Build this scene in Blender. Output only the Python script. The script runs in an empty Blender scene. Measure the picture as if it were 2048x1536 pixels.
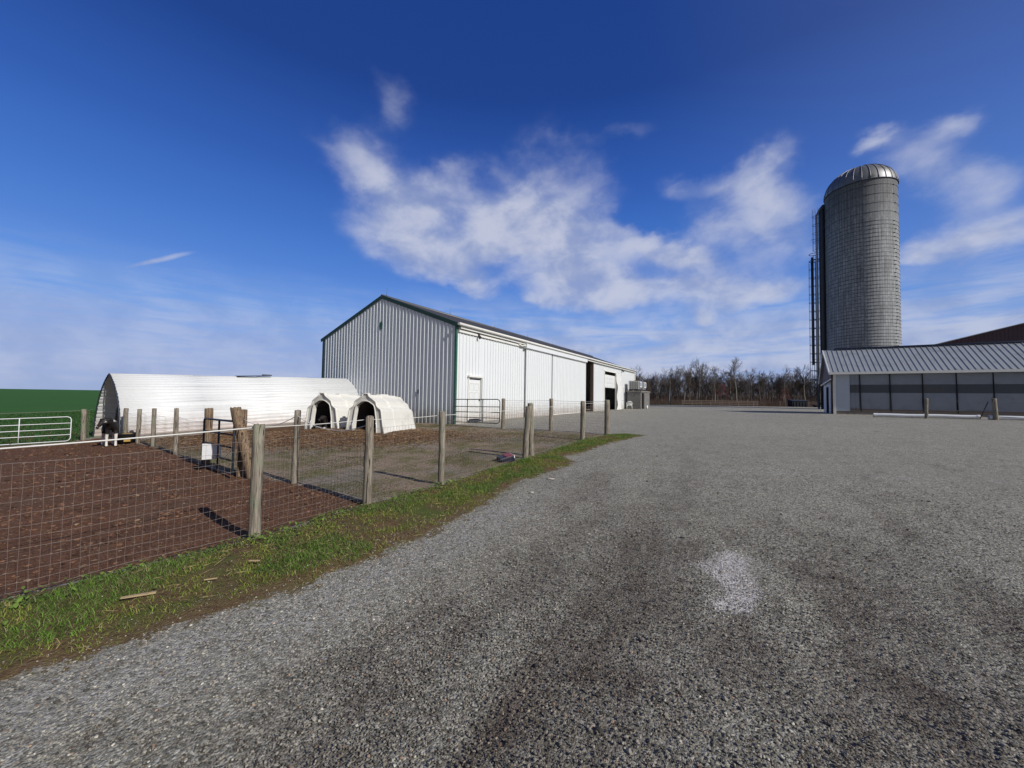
import bpy, math, random
import numpy as np
from mathutils import Vector, Matrix
R_ = math.radians
sc = bpy.context.scene
COL = sc.collection

# ------------------------------------------------------------------ camera, sun, sky, exposure
cam = bpy.data.cameras.new('camera'); camo = bpy.data.objects.new('camera', cam); COL.objects.link(camo)
cam.sensor_width = 36.0; cam.lens = 769.0/2048*36.0; cam.clip_start = .05; cam.clip_end = 6000
camo.matrix_world = Matrix.Translation((0, 0, 1.6)) @ Matrix.Rotation(R_(90+2.08), 4, 'X') @ Matrix.Rotation(R_(.85), 4, 'Z')
sc.camera = camo
SUN_EL = R_(33.5); SUN_H = Vector((.79, -.613))
sd = Vector((SUN_H.x*math.cos(SUN_EL), SUN_H.y*math.cos(SUN_EL), math.sin(SUN_EL)))
sun = bpy.data.lights.new('sun', 'SUN'); suno = bpy.data.objects.new('sun', sun); COL.objects.link(suno)
sun.energy = 3.9; sun.angle = R_(.53); sun.color = (1, .97, .92)
suno.rotation_euler = sd.to_track_quat('Z', 'Y').to_euler(); suno.location = (30, -25, 40)
sc.view_settings.view_transform = 'Standard'; sc.view_settings.look = 'None'
sc.view_settings.exposure = 0; sc.view_settings.gamma = 1; sc.view_settings.use_curve_mapping = False
sc.cycles.max_bounces = 6; sc.cycles.use_adaptive_sampling = True

world = bpy.data.worlds.new('World'); sc.world = world; world.use_nodes = True

class NT:
    """small helper for node trees"""
    def __init__(s, nt): s.nt = nt
    def n(s, t, **kw):
        x = s.nt.nodes.new(t)
        for k, v in kw.items(): setattr(x, k, v)
        return x
    def set(s, sock, v):
        if v is None: return
        if isinstance(v, bpy.types.NodeSocket): s.nt.links.new(v, sock)
        elif sock.type == 'RGBA' and isinstance(v, tuple) and len(v) == 3: sock.default_value = (*v, 1)
        else: sock.default_value = v
    def m(s, op, a, b=None, c=None, clamp=False):
        x = s.n('ShaderNodeMath', operation=op, use_clamp=clamp)
        for i, v in enumerate((a, b, c)): s.set(x.inputs[i], v)
        return x.outputs[0]
    def vm(s, op, a, b=None):
        x = s.n('ShaderNodeVectorMath', operation=op); s.set(x.inputs[0], a); s.set(x.inputs[1], b)
        return x.outputs[0]
    def noise(s, vec, scale, detail=4, rough=.55, dist=0, dim='3D'):
        x = s.n('ShaderNodeTexNoise', noise_dimensions=dim); s.set(x.inputs['Vector'], vec)
        x.inputs['Scale'].default_value = scale; x.inputs['Detail'].default_value = detail
        x.inputs['Roughness'].default_value = rough; x.inputs['Distortion'].default_value = dist
        return x.outputs['Fac']
    def voro(s, vec, scale, feature='F1', out='Color', rnd=1):
        x = s.n('ShaderNodeTexVoronoi', feature=feature); s.set(x.inputs['Vector'], vec)
        x.inputs['Scale'].default_value = scale; x.inputs['Randomness'].default_value = rnd
        return x.outputs[out]
    def mr(s, v, a, b, c=0., d=1., smooth=True):
        x = s.n('ShaderNodeMapRange', interpolation_type='SMOOTHSTEP' if smooth else 'LINEAR')
        for i, q in enumerate((v, a, b, c, d)): s.set(x.inputs[i], q)
        return x.outputs[0]
    def mix(s, f, a, b, blend='MIX'):
        x = s.n('ShaderNodeMix', data_type='RGBA', blend_type=blend)
        s.set(x.inputs[0], f); s.set(x.inputs[6], a); s.set(x.inputs[7], b)
        return x.outputs[2]
    def ramp(s, f, stops):
        x = s.n('ShaderNodeValToRGB'); s.set(x.inputs[0], f)
        e = x.color_ramp.elements
        while len(e) < len(stops): e.new(.5)
        for i, (p, c) in enumerate(stops): e[i].position = p; e[i].color = (*c, 1)
        return x.outputs[0]
    def attr(s, name, out='Fac'):
        return s.n('ShaderNodeAttribute', attribute_name=name).outputs[out]
    def sep(s, v):
        x = s.n('ShaderNodeSeparateXYZ'); s.set(x.inputs[0], v); return x.outputs
    def comb(s, x_, y_, z_):
        x = s.n('ShaderNodeCombineXYZ'); s.set(x.inputs[0], x_); s.set(x.inputs[1], y_); s.set(x.inputs[2], z_); return x.outputs[0]
    def bump(s, h, strength=.5, dist=.01):
        x = s.n('ShaderNodeBump'); s.set(x.inputs['Height'], h)
        x.inputs['Strength'].default_value = strength; x.inputs['Distance'].default_value = dist
        return x.outputs[0]

def build_world():
    w = NT(world.node_tree); w.nt.nodes.clear()
    out = w.n('ShaderNodeOutputWorld'); bg = w.n('ShaderNodeBackground')
    w.nt.links.new(bg.outputs[0], out.inputs[0])
    sky = w.n('ShaderNodeTexSky', sky_type='NISHITA', sun_disc=False)
    sky.sun_elevation = SUN_EL; sky.sun_rotation = math.atan2(SUN_H.x, SUN_H.y)
    sky.altitude = 150; sky.air_density = 1.0; sky.dust_density = .6; sky.ozone_density = 2.2
    d = w.n('ShaderNodeTexCoord').outputs['Generated']
    x, y, z = w.sep(d)
    az = w.m('ARCTAN2', x, y); el = w.m('ARCSINE', z)
    # deep polarised blue: more contrast and saturation than the raw sky model
    grad = w.ramp(w.m('DIVIDE', w.m('MAXIMUM', el, 0.), 1.5708), [(p, tuple(c/8 for c in q)) for p, q in SKY_RAMP])
    grad = w.vm('MULTIPLY', grad, (8., 8., 8.))
    nsk = w.mix(1., sky.outputs[0], (4., 5., 7.), 'DARKEN')
    blue = w.mix(.92, nsk, grad)
    # the right-hand sky is a little paler
    blue = w.mix(w.mr(az, .25, 1.0, 0., .16), blue, (2.0, 2.6, 4.4))
    # the unseen sky behind the viewer is dimmed and greyed to cut fill light
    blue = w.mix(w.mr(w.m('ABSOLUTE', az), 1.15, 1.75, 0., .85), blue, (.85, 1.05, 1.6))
    # clouds: blobs in azimuth / elevation, broken up by noise on a flat cloud layer
    dn = w.vm('MULTIPLY', d, (1., 1., 1.5))
    wa = w.m('MULTIPLY', w.m('SUBTRACT', w.noise(dn, 8, 5, .55), .5), .12)
    wb = w.m('MULTIPLY', w.m('SUBTRACT', w.noise(w.vm('ADD', dn, (3.1, 7.7, 1.3)), 8, 5, .55), .5), .11)
    azw = w.m('ADD', az, wa); elw = w.m('ADD', el, wb)
    def blob(a, e, l1, l2, rot, s):
        thin = l2 < .012
        dx = w.m('SUBTRACT', az if thin else azw, a); dy = w.m('SUBTRACT', w.m('ADD', el, w.m('MULTIPLY', wb, .12)) if thin else elw, e)
        c, sn = math.cos(rot), math.sin(rot)
        l1 *= 1.03; l2 *= 1.06 if not thin else 1
        p = w.m('MULTIPLY_ADD', dx, c/l1, w.m('MULTIPLY', dy, sn/l1))
        q = w.m('MULTIPLY_ADD', dx, -sn/l2, w.m('MULTIPLY', dy, c/l2))
        r2 = w.m('MULTIPLY_ADD', p, p, w.m('MULTIPLY', q, q))
        return w.m('MULTIPLY', w.m('POWER', 2.718, w.m('MULTIPLY', r2, -.75)), s)
    cov = None
    for b in CLOUDS:
        g = blob(*b); cov = g if cov is None else w.m('SUBTRACT', w.m('ADD', cov, g), w.m('MULTIPLY', cov, g))
    for b in HOLES: cov = w.m('SUBTRACT', cov, blob(*b))
    cov = w.m('MAXIMUM', cov, 0.)
    n2 = w.noise(dn, 10, 5, .54, .2); n3 = w.noise(dn, 4.5, 3, .5)
    brk = w.m('ADD', w.m('MULTIPLY', n2, .65), w.m('MULTIPLY', n3, .35))
    dens = w.mr(w.m('ADD', cov, w.m('MULTIPLY', w.m('SUBTRACT', brk, .5), 1.05)), .04, 1.10)
    dens = w.m('MULTIPLY', dens, w.mr(cov, .05, .35))
    # thin streaky veil low over the horizon
    st = w.noise(w.comb(w.m('MULTIPLY', az, 3.0), w.m('MULTIPLY', el, 26.), .3), 1.6, 6, .6, .4)
    band = w.m('MULTIPLY', w.mr(el, -.03, .03), w.m('SUBTRACT', 1., w.mr(el, .12, .30)))
    veil = w.m('MULTIPLY', band, w.mr(st, .25, .62))
    right = w.mr(az, -.5, -.05, .55, 1.)
    veil = w.m('MULTIPLY', veil, right)
    cl = w.m('MAXIMUM', w.m('MULTIPLY', dens, .88), w.m('MULTIPLY', veil, .72), clamp=True)
    lit = w.mr(w.m('ADD', w.m('MULTIPLY', n2, .75), w.m('MULTIPLY', n3, .25)), .36, .60)
    ccol = w.mix(lit, CLOUD_D, CLOUD_L)
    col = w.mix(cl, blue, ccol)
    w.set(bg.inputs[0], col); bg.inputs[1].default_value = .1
    world.cycles.sampling_method = 'MANUAL'; world.cycles.sample_map_resolution = 512

SKY_RAMP = [(0, (3.3, 4.2, 6.8)), (.042, (3.05, 4.2, 7.3)), (.094, (2.1, 3.7, 7.7)), (.124, (1.41, 3.2, 7.7)), (.178, (.81, 2.23, 6.7)), (.235, (.50, 1.70, 5.8)), (.315, (.27, 1.07, 4.5)), (.427, (.10, .51, 2.7)), (.8, (.05, .33, 1.9))]
CLOUD_D = (3.3, 3.9, 5.9); CLOUD_L = (5.7, 6.0, 7.2)
CLOUDS = [(-0.319, 0.636, 0.048, 0.058, -0.03, 0.42), (-0.337, 0.476, 0.103, 0.042, -0.56, 0.95), (-0.215, 0.486, 0.077, 0.053, 0.09, 0.62), (-0.393, 0.557, 0.042, 0.026, -0.26, 0.25), (-0.091, 0.437, 0.184, 0.065, 0.08, 1), (0.094, 0.439, 0.123, 0.07, -0.27, 1), (-0.231, 0.371, 0.1, 0.033, -0.21, 1), (-0.037, 0.371, 0.196, 0.061, -0.01, 1), (-0.127, 0.296, 0.123, 0.034, -0.26, 1), (0.147, 0.335, 0.102, 0.072, -0.52, 0.95), (0.273, 0.282, 0.108, 0.041, -0.32, 0.9), (0.211, 0.259, 0.122, 0.029, -0.05, 0.7), (0.333, 0.368, 0.082, 0.026, -0.35, 0.95), (0.434, 0.335, 0.086, 0.026, -0.28, 0.95), (0.456, 0.264, 0.091, 0.034, -0.12, 1), (0.584, 0.238, 0.079, 0.027, -0.2, 0.9), (0.517, 0.227, 0.076, 0.02, -0.12, 0.6), (0.538, 0.467, 0.069, 0.029, 0.25, 0.7), (0.401, 0.454, 0.095, 0.036, -0.02, 0.55), (0.585, 0.4, 0.054, 0.068, -0.05, 0.85), (0.488, 0.39, 0.056, 0.031, 0.37, 0.6), (0.646, 0.339, 0.042, 0.048, -0.22, 0.5), (0.039, 0.574, 0.076, 0.042, 0.23, 0.26), (0.183, 0.566, 0.087, 0.033, -0.49, 0.31), (0.265, 0.602, 0.095, 0.017, -0.01, 0.26), (0.771, 0.468, 0.035, 0.017, -0.01, 0.75), (0.87, 0.452, 0.03, 0.016, 0.14, 0.65), (0.828, 0.398, 0.062, 0.034, -0.11, 0.55), (0.89, 0.352, 0.045, 0.028, -0.13, 0.5), (0.883, 0.273, 0.061, 0.029, 0.01, 1), (0.825, 0.256, 0.036, 0.019, -0.24, 0.85), (0.88, 0.142, 0.041, 0.007, -0.15, 0.6), (0.852, 0.102, 0.043, 0.011, -0.1, 0.4), (0.07, 0.256, 0.049, 0.015, -0.01, 0.6), (0.466, 0.19, 0.043, 0.022, -0.08, 0.95), (0.379, 0.167, 0.055, 0.017, -0.05, 0.7), (-0.757, 0.247, 0.047, 0.005, 0.48, 0.75), (-0.801, 0.184, 0.05, 0.005, 0.08, 0.4)]
HOLES = [(0.332, 0.433, 0.07, 0.043, -0.13, 0.5), (-0.022, 0.27, 0.058, 0.025, -0.4, 0.5), (-0.086, 0.199, 0.078, 0.032, -0.32, 0.4), (-0.162, 0.432, 0.034, 0.051, -0.94, 0.35), (-0.023, 0.33, 0.079, 0.017, 0.13, 0.35), (0.498, 0.433, 0.032, 0.019, 0.34, 0.3)]
build_world()

# ------------------------------------------------------------------ materials
def mat(name, base=(.5, .5, .5), rough=.6, metal=0., var=.12, vscale=3., bump=0., bscale=40., spec=.5, dirt=None, dscale=1.5, damt=.5, dz=None):
    m = bpy.data.materials.new(name); m.use_nodes = True
    t = NT(m.node_tree); b = m.node_tree.nodes['Principled BSDF']
    co = t.n('ShaderNodeTexCoord').outputs['Object']
    n = t.noise(co, vscale, 5)
    c = t.mix(n, tuple(x*(1-var) for x in base), tuple(min(1, x*(1+var)) for x in base))
    if dirt:
        f = t.mr(t.noise(co, dscale, 6, .65), .5, .75, 0., damt)
        c = t.mix(f, c, dirt)
    t.set(b.inputs['Base Color'], c)
    b.inputs['Roughness'].default_value = rough; b.inputs['Metallic'].default_value = metal
    b.inputs['Specular IOR Level'].default_value = spec
    if bump: t.set(b.inputs['Normal'], t.bump(t.noise(co, bscale, 4), bump, .01))
    return m

def attr_mat(name, rough=.8, trans=0., spec=.3):
    m = bpy.data.materials.new(name); m.use_nodes = True
    t = NT(m.node_tree); b = m.node_tree.nodes['Principled BSDF']
    t.set(b.inputs['Base Color'], t.attr('col', 'Color')); b.inputs['Roughness'].default_value = rough
    b.inputs['Specular IOR Level'].default_value = spec
    if trans:
        tr = t.n('ShaderNodeBsdfTranslucent'); t.set(tr.inputs[0], t.attr('col', 'Color'))
        mx = t.n('ShaderNodeMixShader'); mx.inputs[0].default_value = trans
        t.nt.links.new(b.outputs[0], mx.inputs[1]); t.nt.links.new(tr.outputs[0], mx.inputs[2])
        t.nt.links.new(mx.outputs[0], m.node_tree.nodes['Material Output'].inputs[0])
    return m

def streak_mat(name, base, rough=.45, metal=0., streak=(.25, .22, .18), amt=.35, low=None, spec=.5):
    """painted sheet metal with vertical run-off stains and a dirty foot"""
    m = bpy.data.materials.new(name); m.use_nodes = True
    t = NT(m.node_tree); b = m.node_tree.nodes['Principled BSDF']
    co = t.n('ShaderNodeTexCoord').outputs['Object']
    x, y, z = t.sep(co)
    s = t.noise(t.comb(t.m('MULTIPLY', x, 9.), t.m('MULTIPLY', y, 9.), t.m('MULTIPLY', z, .35)), 1., 5, .6)
    f = t.mr(s, .5, .78, 0., amt)
    c = t.mix(f, base, streak)
    c = t.mix(t.m('MULTIPLY', t.noise(co, .7, 4), .25), c, tuple(v*.8 for v in base))
    if low:
        zl, col = low
        g = t.mr(t.m('ADD', z, t.m('MULTIPLY', t.noise(co, 4., 5), -.9)), -.45, zl, .75, 0.)
        c = t.mix(g, c, col)
    t.set(b.inputs['Base Color'], c)
    b.inputs['Roughness'].default_value = rough; b.inputs['Metallic'].default_value = metal
    b.inputs['Specular IOR Level'].default_value = spec
    t.set(b.inputs['Normal'], t.bump(t.noise(co, 1.3, 3), .15, .03))
    return m

M = {}
M['white_metal'] = streak_mat('white_painted_metal', (.76, .78, .785), .45, 0, (.5, .47, .42), .22, (.8, (.40, .34, .28)))
M['gable_metal'] = streak_mat('white_ribbed_metal', (.74, .77, .79), .4, 0, (.45, .45, .45), .2, (.6, (.25, .24, .2)))
M['white_trim'] = mat('white_trim', (.78, .77, .72), .5, var=.06, dirt=(.45, .4, .33), dscale=2, damt=.3)
M['quonset'] = streak_mat('white_corrugated', (.74, .745, .735), .45, 0, (.5, .46, .4), .22, (.75, (.45, .34, .28)))
M['green'] = mat('green_trim', (.03, .13, .085), .5, var=.25, vscale=5, dirt=(.25, .3, .27), dscale=3, damt=.45)
M['dark_green'] = mat('dark_green_trim', (.02, .06, .045), .5, var=.2)
M['roof'] = mat('grey_roof_metal', (.10, .10, .11), .45, .3, var=.15, dirt=(.16, .12, .09), dscale=1, damt=.4)
M['black'] = mat('black_paint', (.015, .015, .017), .5, var=.2)
M['gate_dark'] = mat('dark_gate_paint', (.02, .028, .04), .45, .2, var=.3, vscale=8, dirt=(.10, .06, .04), dscale=9, damt=.5)
M['gate_grey'] = mat('grey_green_gate', (.06, .075, .075), .5, .2, var=.3, vscale=8)
M['white_pipe'] = mat('white_pipe', (.78, .79, .80), .4, var=.08, dirt=(.5, .45, .38), damt=.3)
M['rope'] = mat('white_rope', (.72, .70, .65), .8, var=.15, vscale=40)
M['wire'] = mat('galvanised_wire', (.30, .245, .215), .5, .3, var=.2, vscale=8)
M['hutch'] = mat('cream_plastic', (.75, .73, .66), .45, var=.07, vscale=2.5, dirt=(.42, .36, .28), dscale=2.2, damt=.45, bump=.08, bscale=6)
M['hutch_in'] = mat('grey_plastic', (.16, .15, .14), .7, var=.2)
M['block'] = None
M['chair'] = mat('white_plastic', (.8, .8, .78), .35, var=.04)
M['galv'] = mat('galvanised', (.30, .31, .33), .35, .8, var=.25, vscale=2.5, dirt=(.10, .08, .07), dscale=2, damt=.5)
M['steel_dark'] = mat('dark_steel', (.055, .065, .09), .5, .4, var=.3, vscale=2)
M['red_siding'] = mat('red_siding', (.075, .038, .048), .55, var=.25, vscale=2)
M['concrete'] = mat('concrete', (.24, .21, .18), .85, var=.2, vscale=2, dirt=(.12, .09, .07), dscale=2, damt=.6, bump=.3)
M['curtain'] = mat('grey_curtain', (.28, .305, .345), .6, var=.10, vscale=1.2, dirt=(.20, .195, .18), dscale=1.6, damt=.6, bump=.25, bscale=7)
M['curtain_band'] = mat('mesh_band', (.085, .09, .10), .6, var=.12, vscale=1.5)
M['shed_panel'] = mat('pale_panel', (.50, .54, .60), .5, var=.06)
M['shed_roof'] = None
M['bark'] = mat('grey_bark', (.16, .135, .11), .9, var=.35, vscale=6)
M['pale_bark'] = mat('pale_bark', (.26, .235, .20), .9, var=.3, vscale=5)
M['twig'] = mat('twig_bark', (.10, .078, .062), .9, var=.35, vscale=.6)
M['red_twig'] = mat('red_bud_twig', (.16, .05, .05), .9, var=.35, vscale=.6)
M['rubber'] = mat('black_rubber', (.018, .018, .02), .6, var=.3)
M['yellow'] = mat('yellow_feed', (.42, .26, .06), .8, var=.4, vscale=20)
M['tank'] = mat('milky_tank', (.55, .53, .48), .4, var=.12, vscale=3)
M['label_blue'] = mat('blue_label', (.10, .16, .26), .5, var=.2)
M['paper'] = mat('paper_white', (.8, .8, .8), .6, var=.03)
M['blue_crate'] = mat('dark_blue_plastic', (.014, .018, .04), .45, var=.2)
M['red_plastic'] = mat('red_plastic', (.24, .04, .055), .45, var=.15)
M['dumpster'] = mat('dark_blue_steel', (.009, .012, .022), .5, .2, var=.3)
M['rail_wood'] = mat('weathered_rail', (.17, .125, .10), .9, var=.3, vscale=5)
M['stone_attr'] = attr_mat('loose_stone', .85)
M['leaf_attr'] = attr_mat('leaf', .7, .3)
M['straw_attr'] = attr_mat('straw', .8)

def wood_mat(name, a, b_, moss):
    m = bpy.data.materials.new(name); m.use_nodes = True
    t = NT(m.node_tree); b = m.node_tree.nodes['Principled BSDF']
    co = t.n('ShaderNodeTexCoord').outputs['Object']
    oi = t.n('ShaderNodeObjectInfo').outputs['Random']
    co = t.vm('ADD', co, t.comb(t.m('MULTIPLY', oi, 17.), 0., t.m('MULTIPLY', oi, 31.)))
    x, y, z = t.sep(co)
    g = t.noise(t.comb(t.m('MULTIPLY', x, 42.), t.m('MULTIPLY', y, 42.), t.m('MULTIPLY', z, 3.2)), 1., 6, .6, 1.1)
    c = t.mix(t.mr(g, .35, .68), a, b_)
    c = t.mix(t.mr(t.noise(co, 4., 5, .6), .48, .68, 0., .6), c, moss)
    crack = t.mr(t.noise(t.comb(t.m('MULTIPLY', x, 26.), t.m('MULTIPLY', y, 26.), t.m('MULTIPLY', z, 1.6)), 1., 5, .6, .8), .36, .43)
    c = t.mix(crack, tuple(v*.25 for v in a), c)
    t.set(b.inputs['Base Color'], c); b.inputs['Roughness'].default_value = .85; b.inputs['Specular IOR Level'].default_value = .2
    t.set(b.inputs['Normal'], t.bump(t.m('ADD', g, crack), .7, .012))
    return m
M['post'] = wood_mat('weathered_post_wood', (.15, .125, .10), (.36, .315, .25), (.22, .235, .165))
M['old_post'] = wood_mat('old_brown_post_wood', (.13, .085, .055), (.30, .215, .14), (.20, .17, .11))

def block_mat():
    m = bpy.data.materials.new('grey_block'); m.use_nodes = True
    t = NT(m.node_tree); b = m.node_tree.nodes['Principled BSDF']
    co = t.n('ShaderNodeTexCoord').outputs['Object']
    x, y, z = t.sep(co)
    br = t.n('ShaderNodeTexBrick'); t.set(br.inputs['Vector'], t.comb(t.m('ADD', x, y), z, 0.))
    br.inputs['Scale'].default_value = 1; br.inputs['Brick Width'].default_value = .4; br.inputs['Row Height'].default_value = .2
    br.inputs['Mortar Size'].default_value = .012
    br.inputs['Color1'].default_value = (.22, .21, .20, 1); br.inputs['Color2'].default_value = (.15, .145, .14, 1); br.inputs['Mortar'].default_value = (.28, .27, .25, 1)
    c = t.mix(t.m('MULTIPLY', t.noise(co, 3., 5), .8), br.outputs['Color'], (.12, .115, .11))
    t.set(b.inputs['Base Color'], c); b.inputs['Roughness'].default_value = .9
    t.set(b.inputs['Normal'], t.bump(t.m('ADD', t.m('MULTIPLY', br.outputs['Fac'], -1.), t.noise(co, 30, 4)), .5, .01))
    return m
M['block'] = block_mat()

def stave_mat():
    """concrete stave silo wall: uv.x = arc metres, uv.y = height metres"""
    m = bpy.data.materials.new('concrete_staves'); m.use_nodes = True
    t = NT(m.node_tree); b = m.node_tree.nodes['Principled BSDF']
    uv = t.n('ShaderNodeUVMap', uv_map='uv').outputs[0]
    u, v, _ = t.sep(uv)
    swap = t.comb(v, u, 0.)
    br = t.n('ShaderNodeTexBrick'); t.set(br.inputs['Vector'], swap)
    br.inputs['Scale'].default_value = 1; br.inputs['Brick Width'].default_value = .76; br.inputs['Row Height'].default_value = .27
    br.inputs['Mortar Size'].default_value = .012; br.inputs['Mortar Smooth'].default_value = .2
    br.inputs['Color1'].default_value = (.37, .38, .385, 1); br.inputs['Color2'].default_value = (.265, .275, .28, 1); br.inputs['Mortar'].default_value = (.10, .10, .10, 1)
    st = t.noise(t.comb(t.m('MULTIPLY', u, 5.), t.m('MULTIPLY', v, .22), 0.), 1., 6, .65)
    c = t.mix(t.mr(st, .42, .70, 0., .65), br.outputs['Color'], (.12, .115, .11))
    top = t.mr(t.m('ADD', v, t.m('MULTIPLY', st, 6.)), 22., 31., 0., .8)      # black weather stain under the dome
    c = t.mix(top, c, (.07, .07, .075))
    t.set(b.inputs['Base Color'], c); b.inputs['Roughness'].default_value = .75
    h = t.m('ADD', t.m('MULTIPLY', br.outputs['Fac'], -1.), t.m('MULTIPLY', t.noise(uv, 12, 4), .3))
    t.set(b.inputs['Normal'], t.bump(h, .8, .03))
    return m
M['stave'] = stave_mat()

def dome_mat():
    m = mat('dome_metal', (.22, .22, .225), .5, .6, var=.25, vscale=1.2, dirt=(.05, .045, .04), dscale=.9, damt=.8)
    return m
M['dome'] = dome_mat()
M['shed_roof'] = mat('blue_grey_roof_metal', (.36, .38, .40), .45, .25, var=.12, vscale=1.5, dirt=(.13, .13, .13), dscale=1.3, damt=.55)

# ------------------------------------------------------------------ terrain height
def vhash(ix, iy, seed):
    h = (ix.astype(np.int64)*374761393 + iy.astype(np.int64)*668265263 + seed*974634777) & 0x7fffffff
    h = ((h ^ (h >> 13))*1274126177) & 0x7fffffff
    return ((h ^ (h >> 16)) & 0xffff)/65535.
def vnoise(x, y, seed=0):
    x = np.asarray(x, float); y = np.asarray(y, float)
    ix = np.floor(x); iy = np.floor(y); fx = x-ix; fy = y-iy
    fx = fx*fx*(3-2*fx); fy = fy*fy*(3-2*fy)
    a = vhash(ix, iy, seed); b = vhash(ix+1, iy, seed); c = vhash(ix, iy+1, seed); d = vhash(ix+1, iy+1, seed)
    return (a*(1-fx)+b*fx)*(1-fy)+(c*(1-fx)+d*fx)*fy
def fbm(x, y, seed=0, o=4):
    s = 0; a = .5; x = np.asarray(x, float); y = np.asarray(y, float)
    for k in range(o):
        s = s+a*vnoise(x*2**k+17.3*k, y*2**k-9.1*k, seed+k); a *= .5
    return s/(1-.5**o)
def smst(a, b, t):
    t = np.clip((t-a)/(b-a), 0, 1); return t*t*(3-2*t)
def gz(X, Y):
    X = np.asarray(X, float); Y = np.asarray(Y, float)
    a = np.where(X < 0, .028*np.maximum(X, -22), .013*np.minimum(X, 30))
    y = np.maximum(Y, -6); b = np.where(y < 20, .02*y, .4)
    far = smst(60, 110, Y)
    z = np.where(X > 0, (a+b)*(1-.75*far), a+b)
    fld = smst(-6, -14, X)
    z = z+fld*.0165*np.clip(Y-16, 0, 154)
    z = z+.24*np.exp(-(((X+6.4)/2.3)**2+((Y-14.6)/1.9)**2))       # straw mound at the hutches
    return z
def g1(x, y): return float(gz(x, y))

def terr(X, Y):
    """full height with the small unevenness of each zone"""
    X = np.asarray(X, float); Y = np.asarray(Y, float); Zh = gz(X, Y); nearf = np.exp(-(X**2+Y**2)/30**2)
    dp = sdist(Z_PEN, X, Y); dv = sdist(Z_VERGE, X, Y); dd = sdist(Z_PAD, X, Y)
    Zh = Zh+nearf*.03*(fbm(X*.7, Y*.7, 3)-.5)
    Zh = Zh+nearf*smst(-.05, .25, dp)*(.055*(fbm(X*2.6, Y*2.6, 11)-.5)+.035*(fbm(X*9, Y*9, 21, 3)-.5)-.05)
    Zh = Zh+nearf*smst(0, .3, dv)*(.05*fbm(X*2.2, Y*2.2, 31))
    Zh = Zh+nearf*smst(0, .4, dd)*.035*(fbm(X*3, Y*3, 41)-.5)
    return Zh
def t1(x, y): return float(terr(np.array([x]), np.array([y]))[0])
# zone polygons (plan view, metres)
FENCE_A = [(-9, -2.5), (-7, -.2), (-4.0, 3.1), (-2.85, 4.35), (-2.06, 5.58), (-1.19, 6.65), (.4, 9.25), (2.3, 12.46), (3.48, 14.02)]
GEDGE = [(4.8, 13.85), (4.1, 13.0), (3.0, 11.7), (2.0, 10.2), (1.25, 9.3), (1.5, 8.6), (1.15, 8.15), (.16, 6.75), (-.57, 4.95), (-1.27, 3.83), (-1.81, 3.11), (-2.39, 2.62), (-2.7, 2.25), (-3.1, 1.5), (-4.5, -.6), (-6, -2.5)]
FENCE_B = [(-2.06, 5.58), (-3.87, 6.94), (-5.3, 7.73), (-6.93, 8.76), (-9.05, 10.44), (-11.13, 12.01), (-13.2, 13.4), (-13.9, 13.7)]
Z_VERGE = FENCE_A+[(4.2, 14.35)]+GEDGE
Z_PEN = FENCE_B+[(-15.6, 14.9), (-15.4, 13.6), (-16.5, 12.5), (-30, 2), (-30, -8), (-9, -8)]+FENCE_A[:4]
Z_PAD = [(-2.06, 5.58), (-1.19, 6.65), (.4, 9.25), (2.3, 12.46), (3.48, 14.02), (1.56, 15.1), (-.35, 16.19), (-2.7, 18.4), (-11.8, 24.3), (-16.2, 15.2), (-13.9, 13.7)]+FENCE_B[:-1][::-1]
Z_FIELD = [(-15.4, 13.6), (-16.3, 15.0), (-11.0, 24.6), (6, 54), (6, 75), (-40, 175), (-40, 1500), (-1500, 1500), (-1500, -200), (-30, -8), (-30, 2), (-16.5, 12.5)]
Z_FAR = [(6, 66), (20, 70), (40, 78), (80, 84), (200, 84), (1500, 90), (1500, 1500), (-40, 1500), (-40, 175), (6, 75)]
Z_PATCH = [(1.70, 3.62), (1.92, 3.72), (2.2, 3.95), (2.3, 3.7), (2.12, 3.45), (2.02, 3.1), (1.75, 2.82), (1.52, 2.83), (1.5, 2.95), (1.72, 3.1), (1.74, 3.35)]
def sdist(P, x, y):
    """signed distance to polygon, positive inside"""
    P = np.array(P, float); n = len(P); best = np.full(x.shape, 1e18); ins = np.zeros(x.shape, bool)
    for i in range(n):
        a = P[i]; b = P[(i+1) % n]; e = b-a
        wx = x-a[0]; wy = y-a[1]
        t = np.clip((wx*e[0]+wy*e[1])/(e@e+1e-12), 0, 1)
        best = np.minimum(best, (wx-e[0]*t)**2+(wy-e[1]*t)**2)
        c = (a[1] > y) != (b[1] > y)
        if a[1] != b[1]:
            ins ^= c & (x < (b[0]-a[0])*(y-a[1])/(b[1]-a[1])+a[0])
    return np.where(ins, 1, -1)*np.sqrt(best)

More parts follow.
